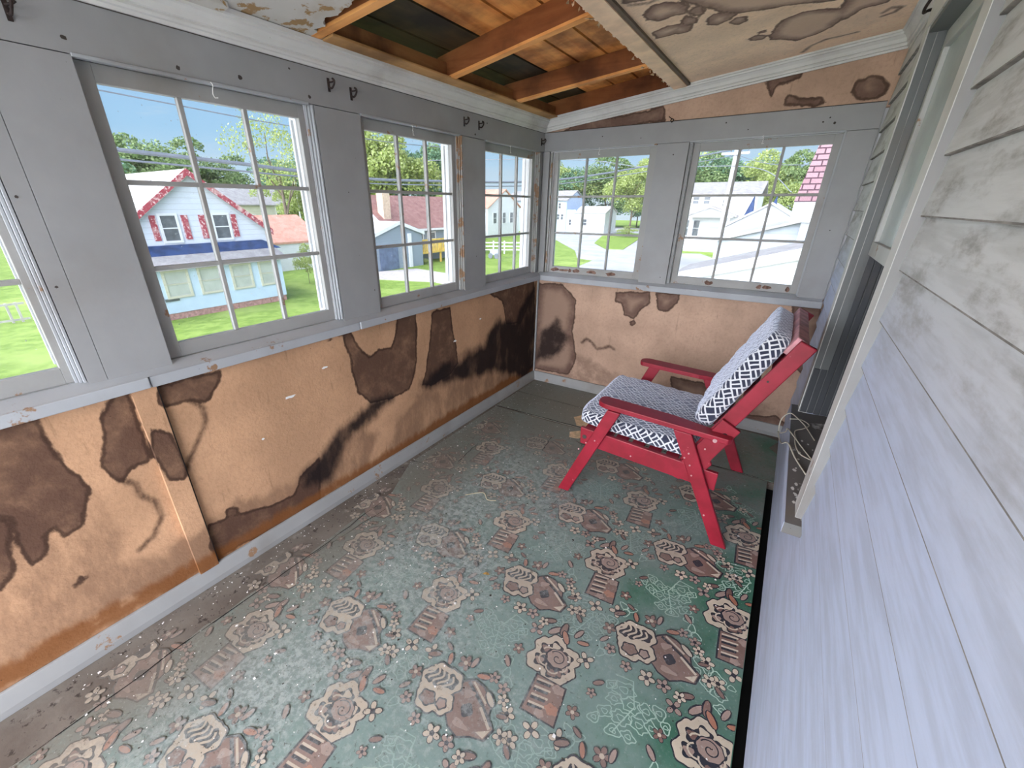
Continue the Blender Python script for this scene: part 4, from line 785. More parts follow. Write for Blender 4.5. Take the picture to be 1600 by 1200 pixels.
# cushions: rounded boxes with uv in metres
def cushion(name, origin, ex, ey, ez, L, Wd, H, puff, label, sag=0.0, seed=1):
    """local frame ex (length), ey (width), ez (thickness)"""
    nx, ny, nz_ = 28, 26, 7; vs = []; fs = []; uvs = []
    o = Vector(origin); ex, ey, ez = Vector(ex).normalized(), Vector(ey).normalized(), Vector(ez).normalized()
    rr = random.Random(seed)
    def shape(u, v, w_):
        # u, v, w in -1..1
        e = 12.0; 
        r = (abs(u)**e+abs(v)**e+abs(w_)**e)**(1/e); m_ = max(abs(u), abs(v), abs(w_)) or 1
        f = m_/r if r else 1; u, v, w_ = u*f, v*f, w_*f
        pf = 1+puff*(1-u*u)*(1-v*v)
        wr = .004*math.sin(9*u+3*v+seed)*math.sin(7*v-2*u)+.003*math.sin(23*u+11*v)
        p = o+ex*(u*L/2)+ey*(v*Wd/2)+ez*(w_*H/2*pf+wr*(1 if w_ > 0 else .3)-sag*(1-u*u)*(1-v*v))
        return p
    def face(f, nu, nv, uvf):
        base = len(vs)
        for j in range(nv+1):
            for i in range(nu+1):
                a, b = -1+2*i/nu, -1+2*j/nv; vs.append(tuple(shape(*f(a, b)))); uvs.append(uvf(a, b))
        for j in range(nv):
            for i in range(nu): fs.append((base+j*(nu+1)+i, base+j*(nu+1)+i+1, base+(j+1)*(nu+1)+i+1, base+(j+1)*(nu+1)+i))
    face(lambda a, b: (a, b, 1), nx, ny, lambda a, b: (a*L/2, b*Wd/2)); face(lambda a, b: (-a, b, -1), nx, ny, lambda a, b: (a*L/2, b*Wd/2))
    face(lambda a, b: (a, -1, b), nx, nz_, lambda a, b: (a*L/2, -Wd/2-H/2+b*H/2)); face(lambda a, b: (-a, 1, b), nx, nz_, lambda a, b: (-a*L/2, Wd/2+H/2-b*H/2))
    face(lambda a, b: (1, a, b), ny, nz_, lambda a, b: (L/2+H/2-b*H/2, a*Wd/2)); face(lambda a, b: (-1, -a, b), ny, nz_, lambda a, b: (-L/2-H/2+b*H/2, -a*Wd/2))
    me = bpy.data.meshes.new(name); me.from_pydata(vs, [], fs); me.materials.append(M['fabric'])
    uv = me.uv_layers.new(name='uv')
    for p in me.polygons:
        p.use_smooth = True
        for li in p.loop_indices: uv.data[li].uv = uvs[me.loops[li].vertex_index]
    ob = bpy.data.objects.new(name, me); C.objects.link(ob); tag(ob, label, 'cushion'); return ob
sx_, sz_ = math.cos(.0633), -math.sin(.0633)
cushion('seat_cushion', (1.425, -1.148, .487), (sx_, 0, sz_), (0, 1, 0), (-sz_, 0, sx_), .640, .735, .085, .10, 'navy and white lattice seat cushion lying flat on the red chair', seed=2)
d_ = Vector((.436, 0, .900)).normalized(); nrm = Vector((-d_.z, 0, d_.x))
bc = Vector((1.842, -1.148, .712))+d_*.155+nrm*.052
cushion('back_cushion', bc, d_, (0, -1, 0), nrm, .565, .690, .095, .10, 'navy and white lattice back cushion leaning against the slanted red uprights', seed=5)

# ------------------------------------------------------------------ small things on the walls, sills and floor
def bracket(name, y, z, label, grp):
    o = empty(name, (0, y, z)); tag(o, label, 'hook', grp)
    m = MB(); m.box((0, -.006, -.026), (.004, .006, .026)); m.build('plate', M['iron'], o, .001)
    m = MB(); m.tube(smooth_pts([(.002, 0, -.008), (.022, 0, -.014), (.036, .003, .0), (.036, .006, .015), (.026, .004, .022)], 5), .0042, 8)
    m.tube(smooth_pts([(.002, 0, .010), (.018, .010, .012), (.026, .018, .018)], 4), .0035, 8); m.build('hook', M['iron'], o, smooth=True)
    return o
for i, (y, z, l) in enumerate(((-2.139, 2.137, 'dark iron curtain bracket above the right corner of the largest window'), (-2.015, 2.124, 'dark iron curtain bracket on the header above the first wide post'), (-1.119, 2.127, 'dark iron curtain bracket just past the middle left window'), (-.957, 2.126, 'dark iron curtain bracket above the narrow post before the corner window'), (-.061, 2.119, 'dark iron curtain bracket tucked in the corner of the header'), (-3.176, 2.122, 'dark iron curtain bracket at the near end of the header'))):
    bracket('curtain_bracket' if i == 0 else 'curtain_bracket.%03d' % i, y, z, l, 'curtain brackets on the left header')
m = MB(); m.tube(smooth_pts([(1.005, -.002, 2.203), (1.0, -.02, 2.193), (1.012, -.03, 2.178), (1.02, -.024, 2.192), (1.012, -.008, 2.20)], 5), .003, 6); m.tube([(1.005, -.001, 2.2), (.985, -.02, 2.215)], .0025, 6)
tag(m.build('rusty_hook', M['iron']), 'small rusty hook on top of the end wall header', 'hook')
m = MB(); m.tube(smooth_pts([(2.19, -.70, 2.402), (2.165, -.73, 2.392), (2.15, -.75, 2.382), (2.148, -.78, 2.392), (2.155, -.80, 2.41)], 5), .006, 8)
tag(m.build('iron_hook', M['iron']), 'dark iron hook under the crown at the top of the clapboards', 'hook')
def twist(name, p0, ax, label):
    m = MB(); x, y, z = p0; r_ = random.Random(int(abs(y*100)+abs(x*1000)))
    pts = [(x, y, z)]
    for k in range(1, 9): pts.append((x+(r_.uniform(-.005, .005) if ax == 1 else .004), y+(r_.uniform(-.005, .005) if ax == 0 else -.004), z-.006*k))
    q = pts[-1]; pts += [(q[0]+(.012 if ax == 1 else 0), q[1]+(.012 if ax == 0 else 0), q[2]+.002)]
    m.tube(pts, .0016, 5); tag(m.build(name, M['wire']), label, 'wire', 'twisted wires hanging over the windows')
for i, (p, ax, l) in enumerate((((.008, -2.673, 2.05), 0, 'twisted white wire hanging over the largest window'), ((.008, -1.611, 2.046), 0, 'twisted white wire hanging over the middle left window'), ((.008, -.568, 2.046), 0, 'twisted white wire hanging over the left wall window by the corner'), ((.488, -.008, 2.056), 1, 'twisted white wire over the end wall window by the corner'), ((1.60, -.008, 2.06), 1, 'twisted white wire over the end wall window by the clapboards'))):
    twist('hanging_wire' if i == 0 else 'hanging_wire.%03d' % i, p, ax, l)
m = MB(); zs = .606
m.tube(smooth_pts([(2.235, -1.305, zs), (2.20, -1.16, zs), (2.16, -1.07, zs+.004), (2.128, -1.02, zs), (2.10, -1.02, .56), (2.105, -1.06, .50), (2.128, -1.12, .535), (2.125, -1.2, .59), (2.14, -1.28, zs), (2.19, -1.44, zs+.002), (2.22, -1.52, zs)], 7), .0028, 6)
m.tube(smooth_pts([(2.255, -1.62, zs), (2.20, -1.46, zs), (2.166, -1.36, zs), (2.155, -1.25, zs), (2.19, -1.20, zs+.003), (2.215, -1.13, zs), (2.18, -1.08, zs), (2.13, -1.10, zs)], 7), .0028, 6)
m.tube(smooth_pts([(2.155, -1.31, zs), (2.16, -1.42, zs), (2.18, -1.5, zs), (2.22, -1.53, zs)], 6), .0028, 6)
m.tube(smooth_pts([(2.10, -1.06, .50), (2.112, -1.28, .54), (2.13, -1.40, .602), (2.16, -1.55, zs), (2.20, -1.68, zs)], 7), .0034, 6)
tag(m.build('electric_cord', plain('cream_cord', (.55, .52, .42), .5, .1), smooth=True), 'thin cream cord tangled over the dirty house window sill', 'cord')
m = MB()
for i in range(16):
    y = rnd.uniform(-1.95, -1.3); x = rnd.uniform(2.15, 2.24); s_ = rnd.uniform(.004, .010); z = .5990+(x-2.136)*.05
    n = 6; m.add([(x+s_*math.cos(6.28*k/n)*rnd.uniform(.5, 1), y+2*s_*math.sin(6.28*k/n)*rnd.uniform(.5, 1), z+.002) for k in range(n)]+[(x, y, z-.001)], [tuple(range(n))]+[(i_, 6, (i_+1) % n) for i_ in range(n)])
tag(m.build('paint_flakes', M['wire']), 'white paint flakes scattered on the dirty house window sill', 'paint flakes', kind='stuff')
m = MB(); rr = random.Random(11)
for i in range(2300):
    u = rr.random(); x = .05+2.05*(u**1.7 if rr.random() < .8 else u); y = -.05-rr.random()**.8*3.7
    if rr.random() < (x/2.3)*.55: continue
    s_ = rr.uniform(.0012, .0042)*(2.0 if rr.random() < .05 else 1); a = rr.uniform(0, 6.28); z = .0042+rr.uniform(0, .002)
    n = 4; q = [(x+s_*math.cos(a+6.28*k/n)*rr.uniform(.5, 1.3), y+s_*math.sin(a+6.28*k/n)*rr.uniform(.5, 1.3), z+rr.uniform(0, .002)) for k in range(n)]
    m.mi = 0 if rr.random() < .62 else 1; m.add(q, [(0, 1, 2, 3)])
tag(m.build('paint_chips', [M['wire'], M['joint']]), 'white paint chips and grit scattered over the dirty floor', 'paint chips', kind='stuff')
m = MB()
for i in range(60):
    y = rnd.choice([rnd.uniform(-3.1, -2.3), rnd.uniform(-2.2, -.3), rnd.uniform(-2.75, -2.55)]); x = rnd.uniform(.0, .034); s_ = rnd.uniform(.0015, .005)
    m.add([(x+s_*math.cos(6.28*k/5), y+1.8*s_*math.sin(6.28*k/5), 1.056+.0008*math.cos(k)) for k in range(5)], [(0, 1, 2, 3, 4)])
tag(m.build('sill_paint_flakes', M['wire']), 'curled white paint flakes on the sill under the left windows', 'paint flakes', kind='stuff')
def leaf(name, x, y, L, W_, a, col, label):
    m = MB(); n = 8; q = []
    for k in range(n+1):
        t = k/n; q.append((L*(t-.5), W_*math.sin(math.pi*t)**.8*.5, .004+.006*math.sin(math.pi*t)))
    top = [(math.cos(a)*u-math.sin(a)*v+x, math.sin(a)*u+math.cos(a)*v+y, z) for u, v, z in q]; bt = [(math.cos(a)*u+math.sin(a)*v+x, math.sin(a)*u-math.cos(a)*v+y, z) for u, v, z in q]
    m.add(top+bt, [(i, n+1+i, n+2+i, i+1) for i in range(n)]); tag(m.build(name, plain(name+'_brown', col, .7, .3, 80)), label, 'leaf')
leaf('dried_leaf', 1.061, -2.42, .035, .016, .4, (.38, .24, .08), 'small curled tan leaf on the worn middle of the green rug')
m = MB(); m.tube(smooth_pts([(.60, -1.98, .005), (.68, -1.90, .006), (.74, -1.94, .005), (.79, -1.92, .006)], 5), .0022, 5); tag(m.build('dry_straw', plain('straw', (.50, .44, .30), .7)), 'pale bent straw on the rug between the chair and the left wall', 'straw')
m = MB(); m.tube(smooth_pts([(.90, -.97, .006), (.96, -1.0, .010), (1.0, -.98, .007), (1.04, -1.0, .01)], 4), .002, 5); m.tube([(.96, -1.0, .010), (.97, -1.04, .012)], .0015, 5); tag(m.build('dark_twig', M['joint']), 'tiny dark twig beside the front leg of the chair', 'twig')
# thin dark line along the joint under the crown
m = MB(); m.box((.0, Y0, 2.1855), (.0025, 0, 2.1895)); m.box((0, -.0025, 2.1865), (2.18, 0, 2.1905)); struct(m.build('trim_38', M['joint']))
# ------------------------------------------------------------------ outside: ground, roads, houses, trees
GZ = -3.0
def ground_mat(name, a, b, scale, c=None):
    k = NM(name, .9, .1); cc_ = k.mix(k.rng(k.noise(scale, 8, None, .65), .35, .65), a, b)
    if c: cc_ = k.mix(k.rng(k.noise(.25, 5), .5, .7), cc_, c)
    return k.done(cc_)
M['lawn'] = ground_mat('lawn_grass', (.15, .23, .04), (.26, .35, .08), 2.5, (.30, .38, .10))
M['road'] = ground_mat('pale_asphalt', (.36, .355, .355), (.46, .45, .445), .5)
M['path'] = ground_mat('gravel_path', (.42, .37, .34), (.55, .50, .46), 3)
m = MB(); m.add([(-170, -60, GZ), (60, -60, GZ), (60, 160, GZ), (-170, 160, GZ)], [(0, 1, 2, 3)]); struct(m.build('ground', M['lawn']))
def flat(name, pts, z, mat, label):
    n = len(pts); m = MB(); m.add([(x, y, GZ-.05) for x, y in pts]+[(x, y, GZ+z) for x, y in pts], [tuple(range(n))[::-1], tuple(range(n, 2*n))]+[(i, (i+1) % n, n+(i+1) % n, n+i) for i in range(n)])
    o = m.build(name, mat); struct(o, label); return o
flat('road', [(4, 14), (22, 14), (22, 62), (2, 62), (-4, 44), (-17, 72), (-22, 100), (-46, 110), (-38, 79), (-30, 61.5), (-18.5, 44), (-15.2, 37), (-13.2, 36), (-12.6, 31), (-8, 24)], .03, M['road'], 'pale asphalt road past the end wall windows')
flat('lawn_island', [(-16.2, 47.5), (-14.3, 48), (-16, 57), (-20, 78), (-26, 84), (-25, 70), (-20.5, 55)], .08, M['lawn'], 'wedge of lawn in the middle of the road')
flat('yard_bounce', [(-12, -30), (18, -30), (18, -6), (2, -6), (2, 7), (-12, 7)], .02, plain('pale_bounce_concrete', (.72, .68, .62), .9, .08, 2), 'unseen pale paving added below the porch to bounce light')  # out-of-view paving, added so the bounce light is brighter and less green
flat('garden_path', [(-24.5, 18.2), (-21.1, 16.9), (-17.2, 18.2), (-13, 17.0), (-12, 21), (-16.5, 21.3), (-22.8, 22.4)], .03, M['path'], 'gravel drive in front of the grey garage')
flat('front_lawn', [(-10.5, 46.5), (-4.6, 49), (-2.5, 53), (-11, 53)], .08, M['lawn'], 'strip of lawn before the white house with a porch gable')

def roofing(name, a, b): 
    k = NM(name, .85, .15); o = k.map(k.obj(), (1, 1, 1)); c = k.mix(k.rng(k.noise(2.2, 8, None, .7), .35, .65), a, b)
    br = k.n('ShaderNodeTexBrick'); k.put(br.inputs['Vector'], k.map(k.obj(), (1, 1, 1), (0, math.radians(90), math.radians(90)))); br.inputs['Scale'].default_value = 2.4; br.inputs['Mortar Size'].default_value = .02
    return k.done(k.mix(k.math('MULTIPLY', k.rng(k.noise(12, 5), .5, .62), .35), c, tuple(x*.6 for x in a)))
def siding(name, col, step=.16):
    k = NM(name, .6, .2); z = k.xyz()[2]; f = k.math('FRACT', k.math('DIVIDE', z, step)); ln = k.rng(f, .04, .12, 1, 0)
    c = k.mix(k.rng(k.noise(1.5, 6), .3, .7), tuple(x*.93 for x in col), col)
    return k.done(k.mix(k.math('MULTIPLY', ln, .55), c, tuple(x*.55 for x in col)))
M['sid_white'] = siding('white_siding', (.56, .59, .66), .24); M['sid_flat'] = plain('white_wall', (.62, .62, .63), .7, .04, 2)
M['sid_blue'] = siding('pale_blue_siding', (.46, .54, .68), .2); M['sid_cream'] = siding('cream_siding', (.52, .50, .40), .3); M['sid_grey'] = siding('grey_siding', (.24, .28, .33), .22)
M['rf_grey'] = roofing('grey_shingles', (.26, .24, .235), (.36, .34, .33)); M['rf_red'] = roofing('brown_red_shingles', (.24, .12, .105), (.34, .19, .165)); M['rf_salmon'] = roofing('salmon_metal_roof', (.52, .25, .18), (.62, .34, .26)); M['rf_pale'] = roofing('pale_roofing', (.42, .40, .39), (.52, .50, .485))
def shingle_pink():
    k = NM('pink_shingles', .85, .15); br = k.n('ShaderNodeTexBrick'); k.put(br.inputs['Vector'], k.map(k.obj(), (1, 1, 1), (math.radians(90), 0, 0)))
    br.inputs['Scale'].default_value = 1.7; br.inputs['Mortar Size'].default_value = .03; br.inputs['Color1'].default_value = (.22, .125, .14, 1); br.inputs['Color2'].default_value = (.28, .17, .185, 1); br.inputs['Mortar'].default_value = (.06, .03, .04, 1)
    return k.done(br.outputs[0])
M['rf_pink'] = shingle_pink()
M['trim_red'] = painted('peeling_red_trim', (.33, .045, .065), dirt=(.6, .45, .42), grime=.9, speck=0, wear=.5, wearcol=(.62, .45, .44))
M['blue_band'] = plain('dark_blue_flashing', (.022, .045, .12), .6, .35, 3)
M['darkglass'] = plain('dark_window_pane', (.09, .10, .11), .15, .3, 4, spec=.6); M['blind'] = plain('window_with_pale_blind', (.40, .42, .38), .3, .1, 2)
M['brick'] = plain('old_brick', (.34, .19, .17), .9, .3, 10); M['chim'] = plain('tan_chimney', (.56, .42, .31), .9, .15, 6)
M['wood_yellow'] = plain('yellow_deck_wood', (.62, .42, .10), .7, .15, 3); M['pole'] = plain('grey_pole_wood', (.42, .39, .36), .8, .2, 3); M['cable'] = plain('grey_cable', (.17, .18, .21), .6, .1)
M['bark'] = plain('bark', (.13, .10, .075), .9, .3, 6)
def wpart(parent, name, fn, mat, **k):
    m = MB(); fn(m); return keep(m.build(name, mat, **k), parent)
def win(parent, plane, d, u0, u1, z0, z1, pane='darkglass', fr=.09, frm='sid_flat', proud=.05, cross=True):
    """framed window on a wall; plane x: wall faces +x at x=d; plane y: wall faces -y at y=d"""
    def bx(m, a, b, c, e, t):
        if plane == 'x': m.box((d-.01, a, c), (d+t, b, e))
        else: m.box((a, d-t, c), (b, d+.01, e))
    m = MB(); bx(m, u0-fr, u1+fr, z1, z1+fr, proud); bx(m, u0-fr, u1+fr, z0-fr, z0, proud); bx(m, u0-fr, u0, z0, z1, proud); bx(m, u1, u1+fr, z0, z1, proud)
    if cross: bx(m, u0, u1, (z0+z1)/2-.025, (z0+z1)/2+.025, proud*.8)
    f = keep(m.build('window', M[frm]), parent); m = MB(); bx(m, u0, u1, z0, z1, .015); p = m.build('pane', M[pane]); p.parent = f; p.matrix_parent_inverse = Matrix.Translation(-Vector(parent.location)); 
    p.matrix_parent_inverse = Matrix.Identity(4)
    return f
def gable(parent, plane, lo, hi, u0, u1, zb, ze, zr, wall, roof, over=.25, th=.12, rake=None, name='roof'):
    """house body: ridge along x (plane 'x': gable ends face +-x, spans u=y) or along y (plane 'y', u=x)"""
    um = (u0+u1)/2; ax = 0 if plane == 'x' else 1
    m = MB(); m.prism([(u0, zb), (u1, zb), (u1, ze), (um, zr), (u0, ze)], ax, lo, hi); keep(m.build('wall', M[wall]), parent)
    s = (zr-ze)/(um-u0); o = over
    for sg in (-1, 1):
        ue = um+sg*(um-u0+o); zz = ze-s*o
        m = MB(); m.prism([(um, zr+.02), (ue, zz+.02), (ue, zz+.02+th), (um, zr+.02+th)], ax, lo-o, hi+o); keep(m.build(name, M[roof]), parent)
        if rake:
            for e_ in (hi+o, lo-o-.04):
                m = MB(); m.prism([(um, zr-.14), (ue, zz-.14), (ue, zz+.04+th), (um, zr+.04+th)], ax, e_, e_+.04); keep(m.build('rake_board', M[rake]), parent)
# the white house with red trim
h = empty('white_house', (-21.5, 6.4, GZ)); tag(h, 'white gabled house with red trim and shutters behind its own enclosed porch', 'house')
gable(h, 'x', -34, -21.5, 3.25, 9.69, GZ, .55, 2.98, 'sid_white', 'rf_pale', .28, .10, 'trim_red')
for (a, b) in ((5.02, 5.62), (7.24, 7.90)):
    win(h, 'x', -21.5, a, b, .16, 1.2, 'darkglass' , .10); 
for (a, b) in ((4.60, 4.84), (5.86, 6.12), (6.60, 6.86), (8.06, 8.32)): wpart(h, 'shutter', lambda m: m.box((-21.5, a, .18), (-21.45, b, 1.22)), M['trim_red'])
wpart(h, 'flashing', lambda m: m.hexa([(-21.5, 2.6, -.42), (-20.7, 2.6, -.42), (-20.7, 9.95, -.42), (-21.5, 9.95, -.42)], [(-21.5, 2.6, -.02), (-21.42, 2.6, -.02), (-21.42, 9.4, -.02), (-21.5, 9.4, -.02)]), M['blue_band'])
wpart(h, 'porch_roof', lambda m: m.prism([(-21.5, -.40), (-20.7, -.40), (-19.72, -.80), (-19.72, -.90), (-21.5, -.90)], 1, 1.2, 9.62), M['rf_grey'])
wpart(h, 'porch_wall', lambda m: m.box((-21.5, 1.4, GZ+.28), (-20.0, 9.35, -.88)), M['sid_flat'] if False else plain('pale_blue_panel', (.45, .55, .66), .6, .04, 2))
wpart(h, 'foundation', lambda m: m.box((-21.5, 1.4, GZ), (-20.03, 9.32, GZ+.28)), M['brick'])
for (a, b) in ((2.45, 3.35), (3.98, 4.82), (5.38, 6.2), (6.82, 7.64), (8.20, 8.86)): win(h, 'x', -20.0, a, b, -2.0, -1.0, 'blind', .10, 'sid_cream')
wpart(h, 'chimney', lambda m: m.box((-30.2, 5.6, 2.0), (-29.5, 6.4, 4.4)), M['chim'])
wpart(h, 'nameplate', lambda m: m.box((-20.0, 3.75, -2.2), (-19.96, 4.3, -2.08)), M['darkglass'])
# distant cream house
h = empty('cream_house', (-55, 28, GZ)); tag(h, 'distant cream gabled house with grey roof seen past the red trimmed gable', 'house')
gable(h, 'y', 25.6, 33.2, -63, -55, GZ, 1.7, 3.6, 'sid_cream', 'rf_grey', .3)
for (a, b, z) in ((27.5, 28, 0), (30.9, 31.5, .2), (30.9, 31.4, 1.0)): win(h, 'x', -55, a, b, z, z+.5, 'darkglass', .08)
for a in (-60.6, -58.2): win(h, 'y', 25.6, a, a+.8, .9, 2.0)
o = empty('green_fence', (-52, 33, GZ)); tag(o, 'teal board fence at the foot of the distant cream house', 'fence'); wpart(o, 'fence_panel', lambda m: m.box((-52, 30.0, -.9), (-51.9, 34.5, .3)), plain('teal_fence', (.12, .42, .34), .7)); wpart(o, 'fence_post', lambda m: m.box((-52, 30, GZ), (-51.85, 30.15, .3)), M['pole']); wpart(o, 'fence_post', lambda m: m.box((-52, 34.4, GZ), (-51.85, 34.5, .3)), M['pole'])
# salmon roofed shed
h = empty('salmon_roofed_shed', (-30, 16.4, GZ)); tag(h, 'pale shed with a broad salmon metal roof', 'shed')
wpart(h, 'wall', lambda m: m.box((-37, 12.8, GZ), (-30.1, 19.2, -1.0)), M['sid_flat']); wpart(h, 'roof', lambda m: m.prism([(-30, -1.05), (-30, -.90), (-33.5, .92), (-33.5, .80)], 1, 12.4, 19.6), M['rf_salmon']); wpart(h, 'roof', lambda m: m.prism([(-33.5, .80), (-33.5, .92), (-37.2, -.9), (-37.2, -1.05)], 1, 12.4, 19.6), M['rf_salmon'])
# grey garage and the long house with a brown-red roof
h = empty('long_house', (-26, 26, GZ)); tag(h, 'long grey house with a brown-red roof, tan chimney and lit white gable end', 'house')
um = -29.3; m = MB(); m.prism([(-32.6, GZ), (-26.2, GZ), (-26.2, -.1), (-29.4, 2.3), (-32.6, -.1)], 1, 22.9, 36); keep(m.build('wall', M['sid_grey']), h)
wpart(h, 'gable_wall', lambda m: m.prism([(-32.6, GZ), (-26.2, GZ), (-26.2, -.1), (-29.4, 2.3), (-32.6, -.1)], 1, 22.8, 22.9), M['sid_flat'])
for sg in (-1, 1): wpart(h, 'roof', lambda m: m.prism([(-29.4, 2.32), (-29.4+3.55*sg, -.34), (-29.4+3.55*sg, -.2), (-29.4, 2.46)], 1, 22.5, 36.3), M['rf_red']); wpart(h, 'rake_board', lambda m: m.prism([(-29.4, 2.18), (-29.4+3.58*sg, -.5), (-29.4+3.58*sg, -.15), (-29.4, 2.52)], 1, 22.44, 22.5), M['sid_flat'])
wpart(h, 'gutter', lambda m: m.box((-25.9, 22.5, -.42), (-25.8, 36.3, -.24)), M['sid_flat'])
wpart(h, 'chimney', lambda m: m.box((-27.6, 23.3, -.2), (-26.9, 24.1, 2.55)), M['chim'])
for a in (25.9, 27.6, 30): win(h, 'x', -26.2, a+.2, a+1.2, -1.7, -.65, 'darkglass', .10)
h = empty('grey_garage', (-24, 21.8, GZ)); tag(h, 'grey gabled garage with a dark door beside the gravel drive', 'garage')
gable(h, 'x', -26.1, -24, 19.3, 24.6, GZ, -.38, .42, 'sid_grey', 'rf_pale', .15, .08, 'sid_flat')
wpart(h, 'garage_door', lambda m: m.box((-24.02, 19.75, GZ), (-23.95, 21.7, -1.3)), plain('dark_blue_garage_door', (.11, .14, .21), .5, .2, 3))
wpart(h, 'corner_board', lambda m: m.box((-24.02, 22.9, GZ), (-23.9, 23.25, -.4)), M['sid_flat'])
h = empty('wooden_deck', (-24.3, 25.5, GZ)); tag(h, 'yellow wooden deck railing on the side of the long grey house', 'railing')
wpart(h, 'deck_floor', lambda m: m.box((-26, 24.7, -2.15), (-24.2, 30, -2.0)), M['wood_yellow']); wpart(h, 'handrail', lambda m: m.box((-24.3, 24.7, -1.1), (-24.2, 30, -1.0)), M['wood_yellow'])
for i in range(22): wpart(h, 'baluster', lambda m: m.box((-24.28, 24.75+i*.24, -2.0), (-24.22, 24.87+i*.24, -1.08)), M['wood_yellow'])
for y_ in (24.75, 27.3, 29.9): wpart(h, 'deck_post', lambda m: m.box((-24.4, y_-.06, GZ), (-24.25, y_+.06, -1.0)), M['wood_yellow'])
# seen through the corner window
h = empty('orange_roofed_house', (-38, 63, GZ)); tag(h, 'white house with an orange roof far beyond the corner window', 'house')
gable(h, 'x', -48, -38.0, 55, 64.5, GZ, 1.4, 3.9, 'sid_flat', 'rf_salmon', .3)
for a in (56.5, 59.2, 61.5): win(h, 'x', -38, a, a+.9, -.9, .6)
h = empty('brown_roofed_shed', (-40, 46, GZ)); tag(h, 'low shed with a brown roof behind the white rail fence', 'shed')
gable(h, 'y', 46.3, 52, -44, -37.5, GZ, -.8, .6, 'sid_flat', 'rf_red', .3)
h = empty('white_rail_fence', (-23.5, 36, GZ)); tag(h, 'white rail fence crossing the lawn beyond the corner window', 'fence')
for i in range(9): wpart(h, 'fence_post', lambda m: m.box((-27.2+.98*i-.06, 34.0+.62*i-.06, GZ), (-27.2+.98*i+.06, 34.0+.62*i+.06, GZ+1.3)), M['sid_flat'])
for z_ in (.35, .7, 1.05):
    wpart(h, 'fence_rail', lambda m: m.hexa([(-27.2, 34, GZ+z_), (-27.15, 33.95, GZ+z_), (-19.35, 38.9, GZ+z_), (-19.4, 38.95, GZ+z_)], [(-27.2, 34, GZ+z_+.12), (-27.15, 33.95, GZ+z_+.12), (-19.35, 38.9, GZ+z_+.12), (-19.4, 38.95, GZ+z_+.12)]), M['sid_flat'])
h = empty('garden_cart', (-21.6, 32.4, GZ)); tag(h, 'small pale garden cart standing on the lawn before the rail fence', 'cart')
wpart(h, 'tray', lambda m: m.box((-22.1, 32.0, GZ+.35), (-21.2, 32.6, GZ+.8)), M['sid_blue']); 
for q in (-22, -21.3): wpart(h, 'wheel', lambda m: m.tube([(q, 31.9, GZ+.25), (q, 31.99, GZ+.25)], .25, 14), M['cable'])
# garden frame seen through the nearest window
h = empty('garden_rail', (-25, -.4, GZ)); tag(h, 'weathered wooden rail frame on the lawn outside the nearest window', 'fence')
for z_ in (.78, .12): wpart(h, 'rail', lambda m: m.box((-25.05, -5, GZ+z_-.04), (-25.0, .3, GZ+z_+.04)), M['pole'])
for y_ in (-4.5, -2.3, -.25, .05): wpart(h, 'rail_post', lambda m: m.box((-25.1, y_-.04, GZ), (-25.02, y_+.04, GZ+.84)), M['pole'])
# through the end wall windows
h = empty('pale_blue_house', (-38, 76, GZ)); tag(h, 'pale blue two storey house across the road at the corner', 'house')
gable(h, 'x', -48, -34.6, 76, 84, GZ, 2.6, 4.2, 'sid_blue', 'rf_grey', .3)
wpart(h, 'side_wing', lambda m: m.box((-34.6, 76.2, GZ), (-32.8, 82, 1.0)), M['sid_blue'])
for a, z_ in ((-36.2, 1.2), (-36.4, -.7), (-35.6, -.7), (-34.0, -1.6)): win(h, 'y', 76 if a < -34.6 else 76.2, a, a+.45, z_, z_+.9)
h = empty('white_garage', (-30, 76, GZ)); tag(h, 'low white garage beside the pale blue house', 'garage')
gable(h, 'x', -32.7, -27.0, 76, 82, GZ, .5, 1.5, 'sid_flat', 'rf_pale', .2)
win(h, 'y', 76, -31.1, -30.4, -1.6, -.6); wpart(h, 'garage_door', lambda m: m.box((-29.7, 75.95, GZ), (-27.6, 76, -.6)), plain('white_garage_door', (.7, .7, .7), .6)); 
h = empty('white_porch_house', (-6, 52, GZ)); tag(h, 'white two storey house with grey roof and small porch gable', 'house')
wpart(h, 'wall', lambda m: m.box((-11.5, 52, GZ), (-2.2, 60, 2.8)), M['sid_flat'])
wpart(h, 'roof', lambda m: m.prism([(51.6, 2.75), (51.6, 2.9), (56, 4.15), (60.4, 2.9), (60.4, 2.75), (56, 3.95)], 0, -12, -1.9), M['rf_grey'])
wpart(h, 'porch_gable', lambda m: m.prism([(-8.3, .55), (-3.9, .55), (-3.9, .7), (-6.2, 1.5), (-8.3, .7)], 1, 50.4, 52), M['sid_flat'])
wpart(h, 'porch_roof', lambda m: m.prism([(-8.6, .6), (-6.2, 1.48), (-3.6, .6), (-3.6, .78), (-6.2, 1.68), (-8.6, .78)], 1, 50.2, 52), M['rf_grey'])
for q in (-8.0, -4.3): wpart(h, 'porch_column', lambda m: m.box((q-.1, 50.5, GZ+.2), (q+.1, 50.7, .6)), M['sid_flat'])
wpart(h, 'door', lambda m: m.box((-6.3, 51.93, -2.6), (-5.2, 52, -.4)), M['sid_blue'])
for a, z_ in ((-8.4, 1.9), (-7.3, 1.9), (-5.4, 1.6), (-9.0, -1.4), (-7.9, -1.4)): win(h, 'y', 52, a, a+.6, z_, z_+.65 if z_ > 0 else .2)
wpart(h, 'porch_step', lambda m: m.box((-8.2, 50.2, GZ), (-4.1, 52, GZ+.2)), M['road'])
h = empty('pale_roofed_house', (0, 30, GZ)); tag(h, 'pale house with a broad light roof and dark dormer edges', 'house')
